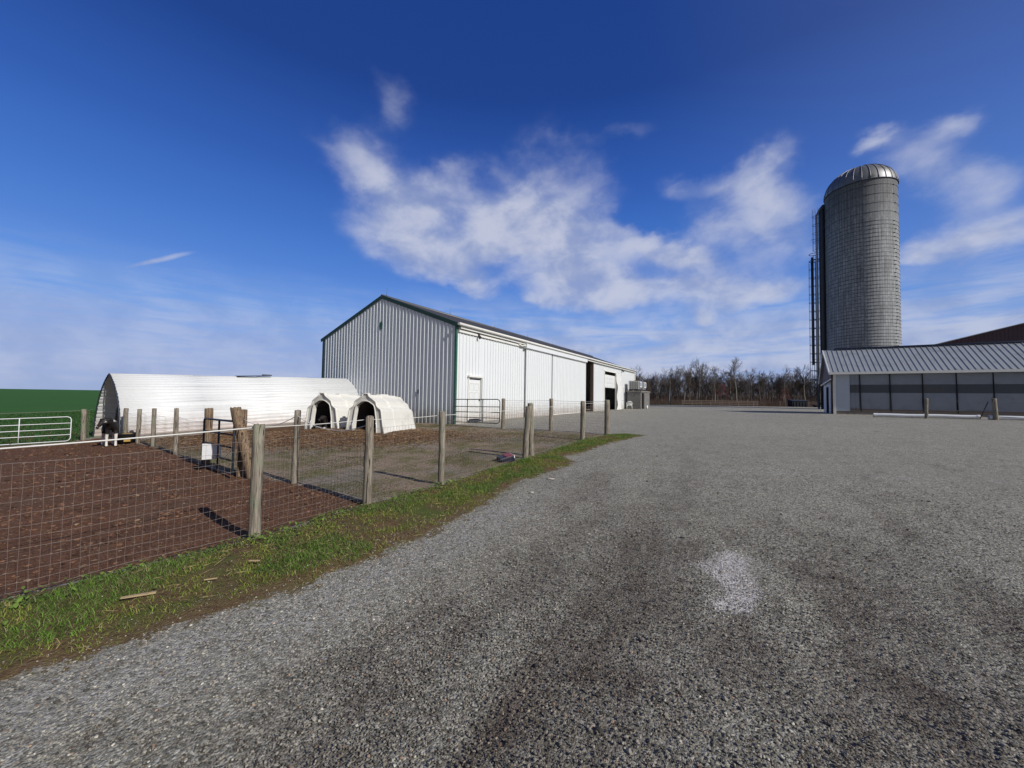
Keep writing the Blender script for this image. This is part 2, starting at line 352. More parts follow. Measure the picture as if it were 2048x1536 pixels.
def pline(X, Y, P):
    P = np.array(P, float); best = np.full(X.shape, 1e9)
    for a, b in zip(P[:-1], P[1:]):
        e = b-a; t = np.clip(((X-a[0])*e[0]+(Y-a[1])*e[1])/(e@e), 0, 1)
        best = np.minimum(best, np.hypot(X-a[0]-e[0]*t, Y-a[1]-e[1]*t))
    return best
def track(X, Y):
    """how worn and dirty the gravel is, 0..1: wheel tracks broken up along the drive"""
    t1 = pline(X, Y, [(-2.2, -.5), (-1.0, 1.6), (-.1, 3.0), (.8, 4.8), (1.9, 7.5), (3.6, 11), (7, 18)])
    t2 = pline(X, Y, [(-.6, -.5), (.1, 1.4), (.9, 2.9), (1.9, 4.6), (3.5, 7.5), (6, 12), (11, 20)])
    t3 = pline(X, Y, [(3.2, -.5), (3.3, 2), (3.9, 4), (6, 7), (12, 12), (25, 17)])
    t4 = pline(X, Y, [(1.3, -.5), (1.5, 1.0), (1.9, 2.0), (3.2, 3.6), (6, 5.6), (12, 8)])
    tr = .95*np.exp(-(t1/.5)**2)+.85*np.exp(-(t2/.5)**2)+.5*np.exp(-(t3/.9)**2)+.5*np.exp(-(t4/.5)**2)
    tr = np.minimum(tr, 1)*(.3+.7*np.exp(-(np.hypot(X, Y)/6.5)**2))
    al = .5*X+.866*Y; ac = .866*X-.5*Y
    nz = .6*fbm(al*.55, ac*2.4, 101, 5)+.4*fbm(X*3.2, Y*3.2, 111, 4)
    darkened = .42*np.exp(-((X-2.6)/2.3)**2-((Y-1.8)/2.4)**2)  # broad darker zone over the near right gravel
    return smst(.05, 1.05, tr*.66+darkened+(nz-.5)*1.75)*(.3+.7*np.exp(-(np.hypot(X, Y)/8)**2))
# ------------------------------------------------------------------ ground material
def ground_mat():
    m = bpy.data.materials.new('ground_surface'); m.use_nodes = True
    t = NT(m.node_tree); b = m.node_tree.nodes['Principled BSDF']
    co = t.n('ShaderNodeNewGeometry').outputs['Position']
    x, y, z = t.sep(co)
    nA = t.noise(co, 1.1, 6, .6); nB = t.noise(co, 4.5, 6, .65); nC = t.noise(co, 22, 5, .65); nL = t.noise(co, .22, 4, .55)
    v1 = t.voro(co, 58); v2 = t.voro(co, 115); v3 = t.voro(co, 24)
    s1 = t.sep(v1)[0]; s2 = t.sep(v2)[0]; s3 = t.sep(v3)[1]
    # gravel: stone by stone greys, worn brown-purple wheel tracks, pale dusty edges
    st = t.m('ADD', t.m('MULTIPLY', s1, .6), t.m('MULTIPLY', s2, .4))
    gcol = t.ramp(st, [(0, (.068, .061, .048)), (.3, (.188, .175, .144)), (.6, (.34, .322, .268)), (.86, (.53, .505, .425)), (1, (.70, .66, .58))])
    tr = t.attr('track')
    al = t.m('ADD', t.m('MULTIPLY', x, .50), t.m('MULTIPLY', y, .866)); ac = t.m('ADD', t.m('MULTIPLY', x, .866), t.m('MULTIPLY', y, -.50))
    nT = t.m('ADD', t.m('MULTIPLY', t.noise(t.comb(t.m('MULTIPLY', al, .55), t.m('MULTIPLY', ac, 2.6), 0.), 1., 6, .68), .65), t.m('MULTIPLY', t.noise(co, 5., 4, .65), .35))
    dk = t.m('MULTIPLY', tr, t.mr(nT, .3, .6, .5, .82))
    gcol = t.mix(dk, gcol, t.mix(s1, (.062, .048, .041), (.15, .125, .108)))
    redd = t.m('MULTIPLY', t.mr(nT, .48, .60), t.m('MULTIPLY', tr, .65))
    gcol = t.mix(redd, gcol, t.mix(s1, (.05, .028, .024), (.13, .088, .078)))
    pale = t.attr('pale')
    gcol = t.mix(t.m('MULTIPLY', pale, t.mr(nB, .35, .6, .2, .6)), gcol, t.mix(s1, (.20, .195, .185), (.56, .54, .51)))
    gcol = t.mix(t.mr(nL, .35, .65, 0., .3), gcol, t.mix(s2, (.155, .148, .122), (.365, .35, .29)))
    pt = t.mr(t.m('ADD', t.attr('patch'), t.m('MULTIPLY', t.m('SUBTRACT', nC, .5), .16)), -.03, .06)
    gcol = t.mix(t.m('MULTIPLY', pt, t.mr(nB, .3, .55, .5, .82)), gcol, t.mix(s1, (.34, .31, .29), (.74, .70, .67)))
    mot = t.m('ADD', t.m('MULTIPLY', t.noise(co, 9., 6, .7), .6), t.m('MULTIPLY', t.noise(co, 2.2, 4, .6), .4))
    gcol = t.mix(1., gcol, t.ramp(mot, [(.33, (.66, .64, .62)), (.5, (1.0, 1.0, 1.0)), (.67, (1.0, 1.0, 1.0))]), 'MULTIPLY')
    # pen: dark trampled dung and soil
    pn = t.m('ADD', t.m('MULTIPLY', nC, .6), t.m('MULTIPLY', nB, .4))
    pcol = t.ramp(pn, [(.28, (.036, .018, .011)), (.45, (.13, .063, .035)), (.58, (.175, .086, .048)), (.75, (.24, .135, .085))])
    pcol = t.mix(t.mr(nA, .5, .68, 0., .5), pcol, (.12, .085, .058))
    chip = t.mr(s3, .93, .97); chip = t.m('MULTIPLY', chip, t.mr(s2, .4, .6))
    pcol = t.mix(t.m('MULTIPLY', chip, .6), pcol, (.19, .13, .08))
    # paddock: gritty soil with thin grass
    dcol = t.ramp(t.m('ADD', t.m('MULTIPLY', s1, .5), t.m('MULTIPLY', nC, .5)), [(.15, (.10, .068, .045)), (.5, (.28, .205, .14)), (.85, (.46, .375, .28))])
    gr = t.mr(t.m('ADD', nA, t.m('MULTIPLY', t.m('SUBTRACT', nC, .5), .55)), .44, .58)
    dcol = t.mix(t.m('MULTIPLY', gr, t.mr(nB, .3, .6, .35, .85)), dcol, t.mix(nC, (.06, .07, .018), (.17, .165, .05)))
    dcol = t.mix(t.mr(t.noise(co, .5, 4), .5, .6, 0., .5), dcol, t.mix(s1, (.11, .10, .085), (.36, .335, .29)))
    strawm = t.mr(t.m('ADD', t.attr('straw'), t.m('MULTIPLY', t.m('SUBTRACT', nB, .5), .8)), .2, .55)
    dcol = t.mix(strawm, dcol, t.ramp(nC, [(.3, (.05, .024, .013)), (.55, (.13, .065, .033)), (.75, (.22, .135, .07))]))
    # verge soil
    vcol = t.ramp(nC, [(.3, (.055, .032, .018)), (.5, (.15, .095, .05)), (.7, (.15, .13, .05))])
    vcol = t.mix(t.m('MULTIPLY', t.mr(nA, .42, .6), t.mr(t.attr('verge'), .1, .35, .15, 1.)), vcol, t.mix(nC, (.05, .065, .018), (.13, .16, .035)))
    # crop field with faint tramlines
    rows = t.noise(t.comb(t.m('MULTIPLY', x, .02), t.m('MULTIPLY', y, .35), 0.), 1., 4)
    fcol = t.mix(nC, (.022, .088, .015), (.06, .17, .03))
    fcol = t.mix(t.mr(rows, .4, .65, 0., .5), fcol, (.045, .115, .022))
    fcol = t.mix(t.mr(t.m('ABSOLUTE', t.m('SUBTRACT', t.m('MODULO', t.m('ADD', y, t.m('MULTIPLY', x, .04)), 24.), 12.)), .0, .9, .6, .0), fcol, (.055, .10, .035))
    near = t.m('MULTIPLY', t.mr(y, 30., 17.), t.mr(nB, .4, .6))
    fcol = t.mix(t.m('MULTIPLY', near, .55), fcol, (.075, .072, .030))
    # far meadow
    mcol = t.mix(t.mr(nL, .40, .55), (.045, .026, .020), (.03, .062, .016))
    mcol = t.mix(t.mr(x, 52., 66.), mcol, t.mix(nB, (.045, .028, .022), (.085, .06, .045)))
    def zone(name, amp, soft, col, base):
        d = t.m('ADD', t.attr(name), t.m('MULTIPLY', t.m('SUBTRACT', t.m('ADD', t.m('MULTIPLY', nB, .6), t.m('MULTIPLY', nC, .4)), .5), amp))
        return t.mix(t.mr(d, -soft, soft), base, col)
    c = zone('paddock', .9, .15, dcol, gcol)
    c = zone('verge', 1.25, .05, vcol, c)
    c = zone('pen', .6, .06, pcol, c)
    c = zone('field', .8, .1, fcol, c)
    c = zone('far', 3., .6, mcol, c)
    t.set(b.inputs['Base Color'], c); b.inputs['Roughness'].default_value = .9; b.inputs['Specular IOR Level'].default_value = .15
    f1 = t.voro(co, 58, out='Distance'); f2 = t.voro(co, 115, out='Distance')
    pk = t.m('MULTIPLY', t.mr(t.attr('pen'), 0., .1), t.m('ADD', t.m('MULTIPLY', nB, 5.), t.m('MULTIPLY', nC, 1.5)))
    h = t.m('ADD', pk, 0.)
    h0 = t.m('ADD', t.m('MULTIPLY', t.m('ADD', f1, t.m('MULTIPLY', f2, .5)), -.6), t.m('ADD', t.m('MULTIPLY', nC, .8), t.m('MULTIPLY', s1, .5)))
    t.set(b.inputs['Normal'], t.bump(t.m('ADD', h, h0), .9, .014))
    return m
M['ground'] = ground_mat()

# ------------------------------------------------------------------ builders
def thing(name, label, cat, loc=(0, 0, 0), rotz=0., group=None):
    o = bpy.data.objects.new(name, None); COL.objects.link(o); o.empty_display_size = .2
    o.location = loc; o.rotation_euler = (0, 0, rotz); o['label'] = label; o['category'] = cat
    if group: o['group'] = group
    return o
def tag(o, label, cat, group=None):
    o['label'] = label; o['category'] = cat
    if group: o['group'] = group
    return o
def rootof(o):
    while o.parent: o = o.parent
    return o
def rmat(o):
    o = rootof(o); return Matrix.Translation(o.location) @ o.rotation_euler.to_matrix().to_4x4()

class MB:
    def __init__(s): s.v = []; s.f = []; s.sm = []; s.uv = None
    def add(s, vs, fs, smooth=False):
        b = len(s.v); s.v += [tuple(v) for v in vs]
        for f in fs: s.f.append([i+b for i in f]); s.sm.append(smooth)
    def quad(s, a, b, c, d): s.add([a, b, c, d], [(0, 1, 2, 3)])
    def box(s, c, sz, rot=None):
        x, y, z = (k/2 for k in sz)
        vs = [Vector((i*x, j*y, k*z)) for i in (-1, 1) for j in (-1, 1) for k in (-1, 1)]
        if rot is not None: vs = [rot @ v for v in vs]
        s.add([v+Vector(c) for v in vs], [(0, 1, 3, 2), (4, 6, 7, 5), (0, 4, 5, 1), (2, 3, 7, 6), (0, 2, 6, 4), (1, 5, 7, 3)])
    def box2(s, a, b): s.box([(p+q)/2 for p, q in zip(a, b)], [abs(q-p) for p, q in zip(a, b)])
    def poly(s, pts, rad, n=8, cap=True, smooth=True, closed=False):
        """tube along points; rad a number or one per point"""
        pts = [Vector(p) for p in pts]; k = len(pts)
        rad = [rad]*k if not hasattr(rad, '__len__') else rad
        vs = []; prev = None
        for i, p in enumerate(pts):
            if closed: d = pts[(i+1) % k]-pts[i-1]
            else: d = pts[min(i+1, k-1)]-pts[max(i-1, 0)]
            d.normalize()
            if prev is None:
                up = Vector((0, 0, 1)) if abs(d.z) < .9 else Vector((1, 0, 0)); x = d.cross(up).normalized()
            else:
                x = (prev-d*prev.dot(d)).normalized()
            prev = x; y = d.cross(x)
            for j in range(n):
                a = 2*math.pi*j/n; vs.append(p+(x*math.cos(a)+y*math.sin(a))*rad[i])
        fs = []
        for i in range(k if closed else k-1):
            for j in range(n):
                i2 = (i+1) % k
                fs.append((i*n+j, i*n+(j+1) % n, i2*n+(j+1) % n, i2*n+j))
        s.add(vs, fs, smooth)
        if cap and not closed:
            b = len(s.v)-k*n
            s.f.append([b+j for j in range(n)][::-1]); s.sm.append(False)
            s.f.append([b+(k-1)*n+j for j in range(n)]); s.sm.append(False)
    def build(s, name, m, parent=None, world=False):
        me = bpy.data.meshes.new(name)
        V = np.array(s.v, float)
        o = bpy.data.objects.new(name, me)
        if parent is not None:
            if world:
                inv = np.array(rmat(parent).inverted()); V = V@inv[:3, :3].T+inv[:3, 3]
            else:
                V[:, 2] -= rootof(parent).location.z
            o.parent = parent
        else:
            lo = V.min(0); hi = V.max(0); c = np.array([(lo[0]+hi[0])/2, (lo[1]+hi[1])/2, lo[2]]); V = V-c; o.location = c
        me.from_pydata([tuple(v) for v in V], [], s.f)
        me.polygons.foreach_set('use_smooth', s.sm)
        if m is not None: me.materials.append(m)
        me.update(); COL.objects.link(o)
        return o

def tri_mesh(name, V, T, m, cols=None, parent=None, smooth=False):
    me = bpy.data.meshes.new(name); n = len(V); k = len(T)
    me.vertices.add(n); me.vertices.foreach_set('co', np.asarray(V, np.float32).ravel())
    me.loops.add(k*3); me.loops.foreach_set('vertex_index', np.asarray(T, np.int32).ravel())
    me.polygons.add(k); me.polygons.foreach_set('loop_start', np.arange(0, k*3, 3, dtype=np.int32))
    me.polygons.foreach_set('use_smooth', np.full(k, smooth))
    me.update(calc_edges=True)
    if cols is not None:
        a = me.attributes.new('col', 'FLOAT_COLOR', 'POINT')
        c = np.ones((n, 4), np.float32); c[:, :3] = cols; a.data.foreach_set('color', c.ravel())
    me.materials.append(m); o = bpy.data.objects.new(name, me); COL.objects.link(o)
    if parent: o.parent = parent
    return o
def stuff(o, label, cat):
    o['kind'] = 'stuff'; o['label'] = label; o['category'] = cat; return o
def dup(root, loc, rotz, label=None, scale=None, group=None):
    r = root.copy(); COL.objects.link(r); r.location = loc; r.rotation_euler = (0, 0, rotz)
    if scale: r.scale = (scale,)*3 if not hasattr(scale, '__len__') else scale
    if label: r['label'] = label
    if group: r['group'] = group
    for ch in list(root.children):
        c = ch.copy(); COL.objects.link(c); c.parent = r
        for g in list(ch.children):
            d = g.copy(); COL.objects.link(d); d.parent = c
    return r

rng = np.random.default_rng(7); random.seed(7)

# ------------------------------------------------------------------ ground sheet, cut into its zones
def build_ground():
    front = np.radians(np.linspace(-68, 68, 560)); back = np.radians(np.linspace(68, 292, 120))[1:-1]
    ang = np.concatenate([front, back]); na = len(ang)
    r = np.concatenate([[0.02], .25*np.exp(np.linspace(0, math.log(1500/.25), 330))]); nr = len(r)
    A, Rr = np.meshgrid(ang, r)
    X = (Rr*np.sin(A)).ravel(); Y = (Rr*np.cos(A)).ravel()
    D = {}
    for k, P in (('paddock', Z_PAD), ('verge', Z_VERGE), ('pen', Z_PEN), ('field', Z_FIELD), ('far', Z_FAR), ('patch', Z_PATCH)):
        D[k] = np.clip(sdist(P, X, Y), -6, 6)
    Zh = terr(X, Y); nearf = np.exp(-(X**2+Y**2)/30**2)
    # wheel tracks and pale edges of the gravel
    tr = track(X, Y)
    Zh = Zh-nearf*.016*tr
    lip = np.exp(-((pline(X, Y, [(1.3, 8.5), (3.3, 8.0), (5.6, 7.35), (8.95, 6.8), (14, 5.5)])-.05*fbm(X*2, Y*2, 5))/.07)**2)
    e = pline(X, Y, GEDGE[5:])
    pale = np.exp(-((e-.38)/.38)**2)*(sdist(Z_VERGE, X, Y) < 0)*np.where(Y < 5.5, 1, .5)
    pale = np.maximum(pale, .6*lip)
    pale = np.maximum(pale, .35*smst(9, 16, Y)*smst(70, 40, Y))
    straw = 1.25*np.exp(-(((X+6.6)/3.0)**2+((Y-13.6)/1.5)**2))+.9*np.exp(-(((X+10.5)/3.5)**2+((Y-15.6)/2.2)**2))+.6*np.exp(-(((X+1.6)/1.2)**2+((Y-18)/1.2)**2))+.8*np.exp(-(((X+8.5)/2.5)**2+((Y-18.5)/2.)**2))
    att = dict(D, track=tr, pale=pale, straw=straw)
    idx = np.arange(nr*na).reshape(nr, na)
    q = np.stack([idx[:-1], np.roll(idx, -1, 1)[:-1], np.roll(idx, -1, 1)[1:], idx[1:]], -1).reshape(-1, 4)
    fc = {k: D[k][q].mean(1) for k in D}
    zone = np.zeros(len(q), int)
    for i, k in enumerate(('paddock', 'verge', 'pen', 'field', 'far')): zone[fc[k] > 0] = i+1
    P3 = np.stack([X, Y, Zh], -1)
    for i, (nm) in enumerate(('gravel_yard', 'paddock_ground', 'grass_verge', 'pen_soil', 'crop_field', 'meadow')):
        f = q[zone == i]; used, inv = np.unique(f, return_inverse=True); f = inv.reshape(-1, 4)[:, ::-1]
        me = bpy.data.meshes.new(nm); n = len(used); k = len(f)
        me.vertices.add(n); me.vertices.foreach_set('co', P3[used].astype(np.float32).ravel())
        me.loops.add(k*4); me.loops.foreach_set('vertex_index', f.astype(np.int32).ravel())
        me.polygons.add(k); me.polygons.foreach_set('loop_start', np.arange(0, k*4, 4, dtype=np.int32))
        me.polygons.foreach_set('use_smooth', np.full(k, True)); me.update(calc_edges=True)
        for an, av in att.items():
            a = me.attributes.new(an, 'FLOAT', 'POINT'); a.data.foreach_set('value', av[used].astype(np.float32))
        me.materials.append(M['ground']); o = bpy.data.objects.new(nm, me); COL.objects.link(o); o['kind'] = 'structure'
build_ground()
def zone_d(P, x, y): return sdist(P, np.asarray(x, float), np.asarray(y, float))

# ------------------------------------------------------------------ barn
U = math.radians(58.33); BN = (-2.72, 18.43)
def P3l(x, y, z): return Vector((x, y, z))
def ribs(s0, s1, sp, w0, w1, h):
    """profile points (s, out) of ribbed sheet between s0 and s1"""
    pts = [(s0, 0.)]
    k = math.ceil((s0+w0)/sp)
    while k*sp+w0 < s1:
        c = k*sp
        pts += [(c-w0, 0.), (c-w1, h), (c+w1, h), (c+w0, 0.)]; k += 1
    pts.append((s1, 0.)); return pts
def sheet(mb, pts, f, z0, z1):
    """f(s,out,z) -> point; z0,z1 numbers or functions of s"""
    a0 = z0 if callable(z0) else (lambda s: z0); a1 = z1 if callable(z1) else (lambda s: z1)
    for (s, o), (s2, o2) in zip(pts[:-1], pts[1:]):
        mb.quad(f(s, o, a0(s)), f(s2, o2, a0(s2)), f(s2, o2, a1(s2)), f(s, o, a1(s)))

def build_barn():
    L, W, E, PK = 33.7, 10.75, 5.12, 7.08
    t = thing('pole_barn', 'long white ribbed metal pole barn with green trim and low gable roof', 'barn', (BN[0], BN[1], .25), U)
    side = lambda s, o, z: (s, -o, z)
    gab = lambda s, o, z: (-o, s, z)
    back = lambda s, o, z: (s, W+o, z)
    endf = lambda s, o, z: (L+o, s, z)
    rt = lambda s: E+(PK-E)*(1-abs(s-W/2)/(W/2))-.02
    mb = MB(); sheet(mb, ribs(.0, W, .262, .05, .024, .042), gab, -.1, rt); mb.build('gable_wall', M['gable_metal'], t)
    mb = MB(); sheet(mb, ribs(.0, W, .262, .05, .022, .03), endf, .2, rt); mb.build('end_wall', M['gable_metal'], t)
    mb = MB(); sheet(mb, ribs(0, L, .262, .05, .02, .022), back, -.2, E); mb.build('back_wall', M['white_metal'], t)
    mb = MB()
    for a, b, z0, z1 in ((0, 1.0, .0, E), (1.0, 2.08, 2.56, E), (2.08, 16.85, .0, E), (16.85, 19.25, 5.0, E), (19.25, 22.3, .0, E), (22.3, 26.0, 4.36, E), (26.0, 27.45, .0, E), (27.45, 28.95, 2.92, E), (28.95, L, .0, E)):
        sheet(mb, ribs(a, b, .262, .034, .02, .034), side, z0, z1)
    mb.build('side_wall', M['white_metal'], t)
    # roof: two slopes of ribbed sheet with thickness
    ov = .03; sl = (PK-E)/(W/2)
    mb = MB()
    for sgn in (0, 1):
        def rf(s, o, y, sgn=sgn):
            yy = y if not sgn else W-y
            z = E+sl*y+.05+o
            return (s, yy, z)
        prof = ribs(-ov, L+ov, .3, .045, .02, .03)
        for (s, o), (s2, o2) in zip(prof[:-1], prof[1:]):
            mb.quad(rf(s, o, -.22), rf(s2, o2, -.22), rf(s2, o2, W/2), rf(s, o, W/2))
        mb.quad(rf(-ov, -.06, -.22), rf(L+ov, -.06, -.22), rf(L+ov, -.06, W/2), rf(-ov, -.06, W/2))
        mb.quad(rf(-ov, -.06, -.22), rf(L+ov, -.06, -.22), rf(L+ov, 0, -.22), rf(-ov, 0, -.22))
    rf_o = mb.build('roof', M['roof'], t)
    mb = MB(); mb.poly([(-ov-.03, W/2, PK+.08), (L+ov, W/2, PK+.08)], .10, 6); mb.build('ridge_cap', M['roof'], rf_o)
    for k in range(7):
        mb = MB(); x = .3+k*5.4; mb.poly([(x, W/2, PK+.1), (x, W/2, PK+.62)], [.012, .006], 5); mb.poly([(x, W/2, PK+.16), (x, W/2, PK+.22)], .03, 6); mb.build('lightning_rod', M['galv'], rf_o)
    # green rake trim along the gable and its corner posts
    mb = MB()
    for a, b in (((-.051, -.24, E-.10), (-.051, W/2, PK+.03)), ((-.051, W+.24, E-.10), (-.051, W/2, PK+.03))):
        a = Vector(a); b = Vector(b); d = (b-a); ln = d.length; ang = math.atan2(d.z, d.y)
        rot = Matrix.Rotation(ang, 3, 'X')
        mb.box((a+b)/2, (.014, ln, .17), rot)
        mb.box((a+b)/2+Vector((.02, 0, .10)), (.05, ln, .03), rot)
    mb.build('rake_trim', M['dark_green'], t)
    mb = MB(); mb.box2((-.05, -.055, .0), (.0, .055, E-.05)); mb.box2((-.0, -.055, .0), (.055, -.037, E-.05)); mb.build('corner_trim', M['green'], t)
    mb = MB(); mb.box2((-.05, W-.1, .0), (.0, W+.05, E-.05)); mb.build('corner_trim', M['dark_green'], t)
    mb = MB(); mb.box2((L-.10, -.05, .3), (L+.05, -.028, E-.05)); mb.box2((L+.03, -.13, .5), (L+.12, -.05, E-.1)); mb.build('downspout', M['white_trim'], t)
    # eave: white soffit board, fascia and gutter
    mb = MB(); mb.box2((.12, -.20, E-.20), (L, -.03, E-.04)); mb.build('fascia', M['white_trim'], t)
    mb = MB()
    mb.poly([(-.15, -.27, E-.02), (L+.1, -.27, E+.0)], .075, 8); mb.build('gutter', M['white_trim'], t)
    mb = MB(); mb.box2((.12, -.10, E-.36), (16.6, -.026, E-.24)); mb.build('frieze_board', M['white_trim'], t)
    # green oval gable vent
    mb = MB(); n = 10
    ring = [(-.05, W/2+.13*math.cos(a), 5.52+.22*math.sin(a)) for a in [2*math.pi*i/n+math.pi/2 for i in range(n)]]
    ring2 = [(x+.05, y, z) for x, y, z in ring]
    mb.add(ring+ring2, [tuple(range(n))]+[(i, (i+1) % n, n+(i+1) % n, n+i) for i in range(n)]); mb.build('gable_vent', M['green'], t)
    # small dark tap on the gable
    mb = MB(); mb.box2((-.07, 2.35, 1.75), (-.005, 2.43, 1.95)); mb.poly([(-.04, 2.39, .9), (-.04, 2.39, 1.75)], .012, 5); mb.build('wall_box', M['steel_dark'], t)
    # man door
    mb = MB(); mb.box2((1.04, .03, .50), (2.02, .08, 2.50)); d = mb.build('door', M['white_metal'], t)
    mb = MB()
    for i in range(2):
        x0 = 1.14+i*.44
        for z0, z1 in ((.68, 1.12), (1.22, 1.88), (1.98, 2.34)):
            for q in ((x0, z0, x0+.34, z0+.03), (x0, z1-.03, x0+.34, z1), (x0, z0+.03, x0+.03, z1-.03), (x0+.31, z0+.03, x0+.34, z1-.03)):
                mb.box2((q[0], .012, q[1]), (q[2], .028, q[3]))
    mb.build('door_moulding', M['white_trim'], d)
    mb = MB(); mb.poly([(1.95, .03, 1.45), (1.95, -.03, 1.45)], .03, 8); mb.build('handle', M['steel_dark'], d)
    mb = MB(); mb.box2((.95, -.05, .45), (1.03, .07, 2.62)); mb.box2((2.03, -.05, .45), (2.07, .07, 2.62)); mb.box2((.90, -.14, 2.62), (2.12, .03, 2.70)); mb.build('door_frame', M['white_trim'], t)
    mb = MB(); mb.box2((2.075, -.06, .45), (2.11, -.022, 2.60)); mb.box2((1.0, -.12, .38), (2.05, .0, .45)); mb.build('door_jamb', M['steel_dark'], t)
    # sliding door track cover and two hanging doors
    mb = MB(); mb.box2((6.45, -.30, 4.72), (16.9, -.03, 4.98)); mb.box2((6.38, -.31, 4.70), (6.45, -.03, 5.0)); mb.build('track_cover', M['white_metal'], t)
    mb = MB(); mb.poly([(5.6, -.10, 4.92), (6.0, -.16, 4.8), (6.4, -.2, 4.86)], .05, 6); mb.build('track_end', M['white_trim'], t)
    for nm, a, b, o, zb in (('sliding_door', 6.6, 10.22, .16, .42), ('sliding_door', 10.4, 16.95, .14, .50)):
        mb = MB(); fl = lambda s, q, z, o=o: (s, -o-q, z)
        sheet(mb, ribs(a, b, .262, .034, .02, .034), fl, zb, 4.78)
        bk = lambda s, q, z, o=o: (s, -o+.05, z)
        sheet(mb, [(a, 0), (b, 0)], bk, zb, 4.78)
        mb.quad((a, -o, zb), (a, -o+.05, zb), (a, -o+.05, 4.78), (a, -o, 4.78)); mb.quad((b, -o, zb), (b, -o+.05, zb), (b, -o+.05, 4.78), (b, -o, 4.78))
        dd = mb.build(nm, M['white_metal'], t)
        mb = MB(); mb.box2((a, -o-.03, zb-.06), (b, -o+.055, zb)); mb.build('bottom_rail', M['white_trim'], dd)
    mb = MB(); mb.box2((10.23, -.10, .3), (10.39, -.03, 4.75)); mb.build('door_post_or_gap', M['black'], t)  # black strip stands in for the dark shaded gap between the doors
    # tall open doorway frames, garage opening
    mb = MB(); mb.box2((19.1, -.02, .2), (19.25, .25, 5.0)); mb.box2((16.85, .02, .2), (16.98, .22, 5.0)); mb.build('doorway_post', M['rail_wood'], t)
    mb = MB(); mb.box2((22.2, -.06, .4), (22.3, .06, 4.42)); mb.box2((26.0, -.06, .4), (26.1, .06, 4.42)); mb.box2((22.2, -.06, 4.36), (26.1, .04, 4.46)); mb.build('garage_frame', M['white_trim'], t)
    mb = MB()
    for k in range(3): mb.box2((22.32, .08, 2.78+k*.43), (25.98, .13, 2.78+k*.43+.415))
    g = mb.build('overhead_door', M['white_trim'], t)
    mb = MB()
    for k in range(3):
        for j in range(4):
            mb.box2((22.5+j*.87, .065, 2.86+k*.43), (23.2+j*.87, .079, 3.12+k*.43))
    mb.build('door_panel', M['white_metal'], g)
    # crumpled white plastic sheet at the garage jamb
    mb = MB(); nu, nv = 9, 14; vs = []
    for j in range(nv):
        z = .45+(4.3-.45)*j/(nv-1)
        for i in range(nu):
            s = 26.05+1.3*i/(nu-1)*(1-.12*math.sin(j*.5))
            vs.append((s, -.08-.14*abs(math.sin(i*1.7+j*.31))-.08*math.sin(j*.9+i), z))
    mb.add(vs, [(j*nu+i, j*nu+i+1, (j+1)*nu+i+1, (j+1)*nu+i) for j in range(nv-1) for i in range(nu-1)], True)
    mb.build('plastic_curtain', M['chair'], t)
    mb = MB(); mb.box2((27.48, .0, .5), (28.92, .05, 2.9)); sd_ = mb.build('side_door', M['white_metal'], t)
    mb = MB(); mb.box2((27.4, -.035, .45), (27.47, .03, 2.98)); mb.box2((28.93, -.035, .45), (29.0, .03, 2.98)); mb.box2((27.4, -.035, 2.91), (29.0, .03, 2.99)); mb.build('door_frame', M['white_trim'], sd_)
    mb = MB(); mb.poly([(28.75, .0, 1.5), (28.75, -.06, 1.5)], .03, 8); mb.build('handle', M['steel_dark'], sd_)
    for x in (1.65, 28.2):
        mb = MB(); mb.box2((x-.05, -.14, 4.78), (x+.05, -.02, 4.9)); mb.poly([(x, -.12, 4.82), (x, -.22, 4.66)], [.05, .09], 8); mb.build('flood_light', M['black'], t)
    mb = MB(); mb.box2((7.95, -.06, 1.72), (8.04, -.022, 1.82)); mb.build('outlet_box', M['black'], t)
    # stray piece of junk inside the doorway, dark inside wall props
    mb = MB(); mb.box2((18.2, .5, .3), (18.35, .65, 3.0)); mb.build('inner_post', M['rail_wood'], t)
    mb = MB(); mb.quad((.05, .05, .26), (L-.05, .05, .55), (L-.05, W-.05, .55), (.05, W-.05, .26)); mb.build('floor', M['concrete'], t)
    return t
build_barn()

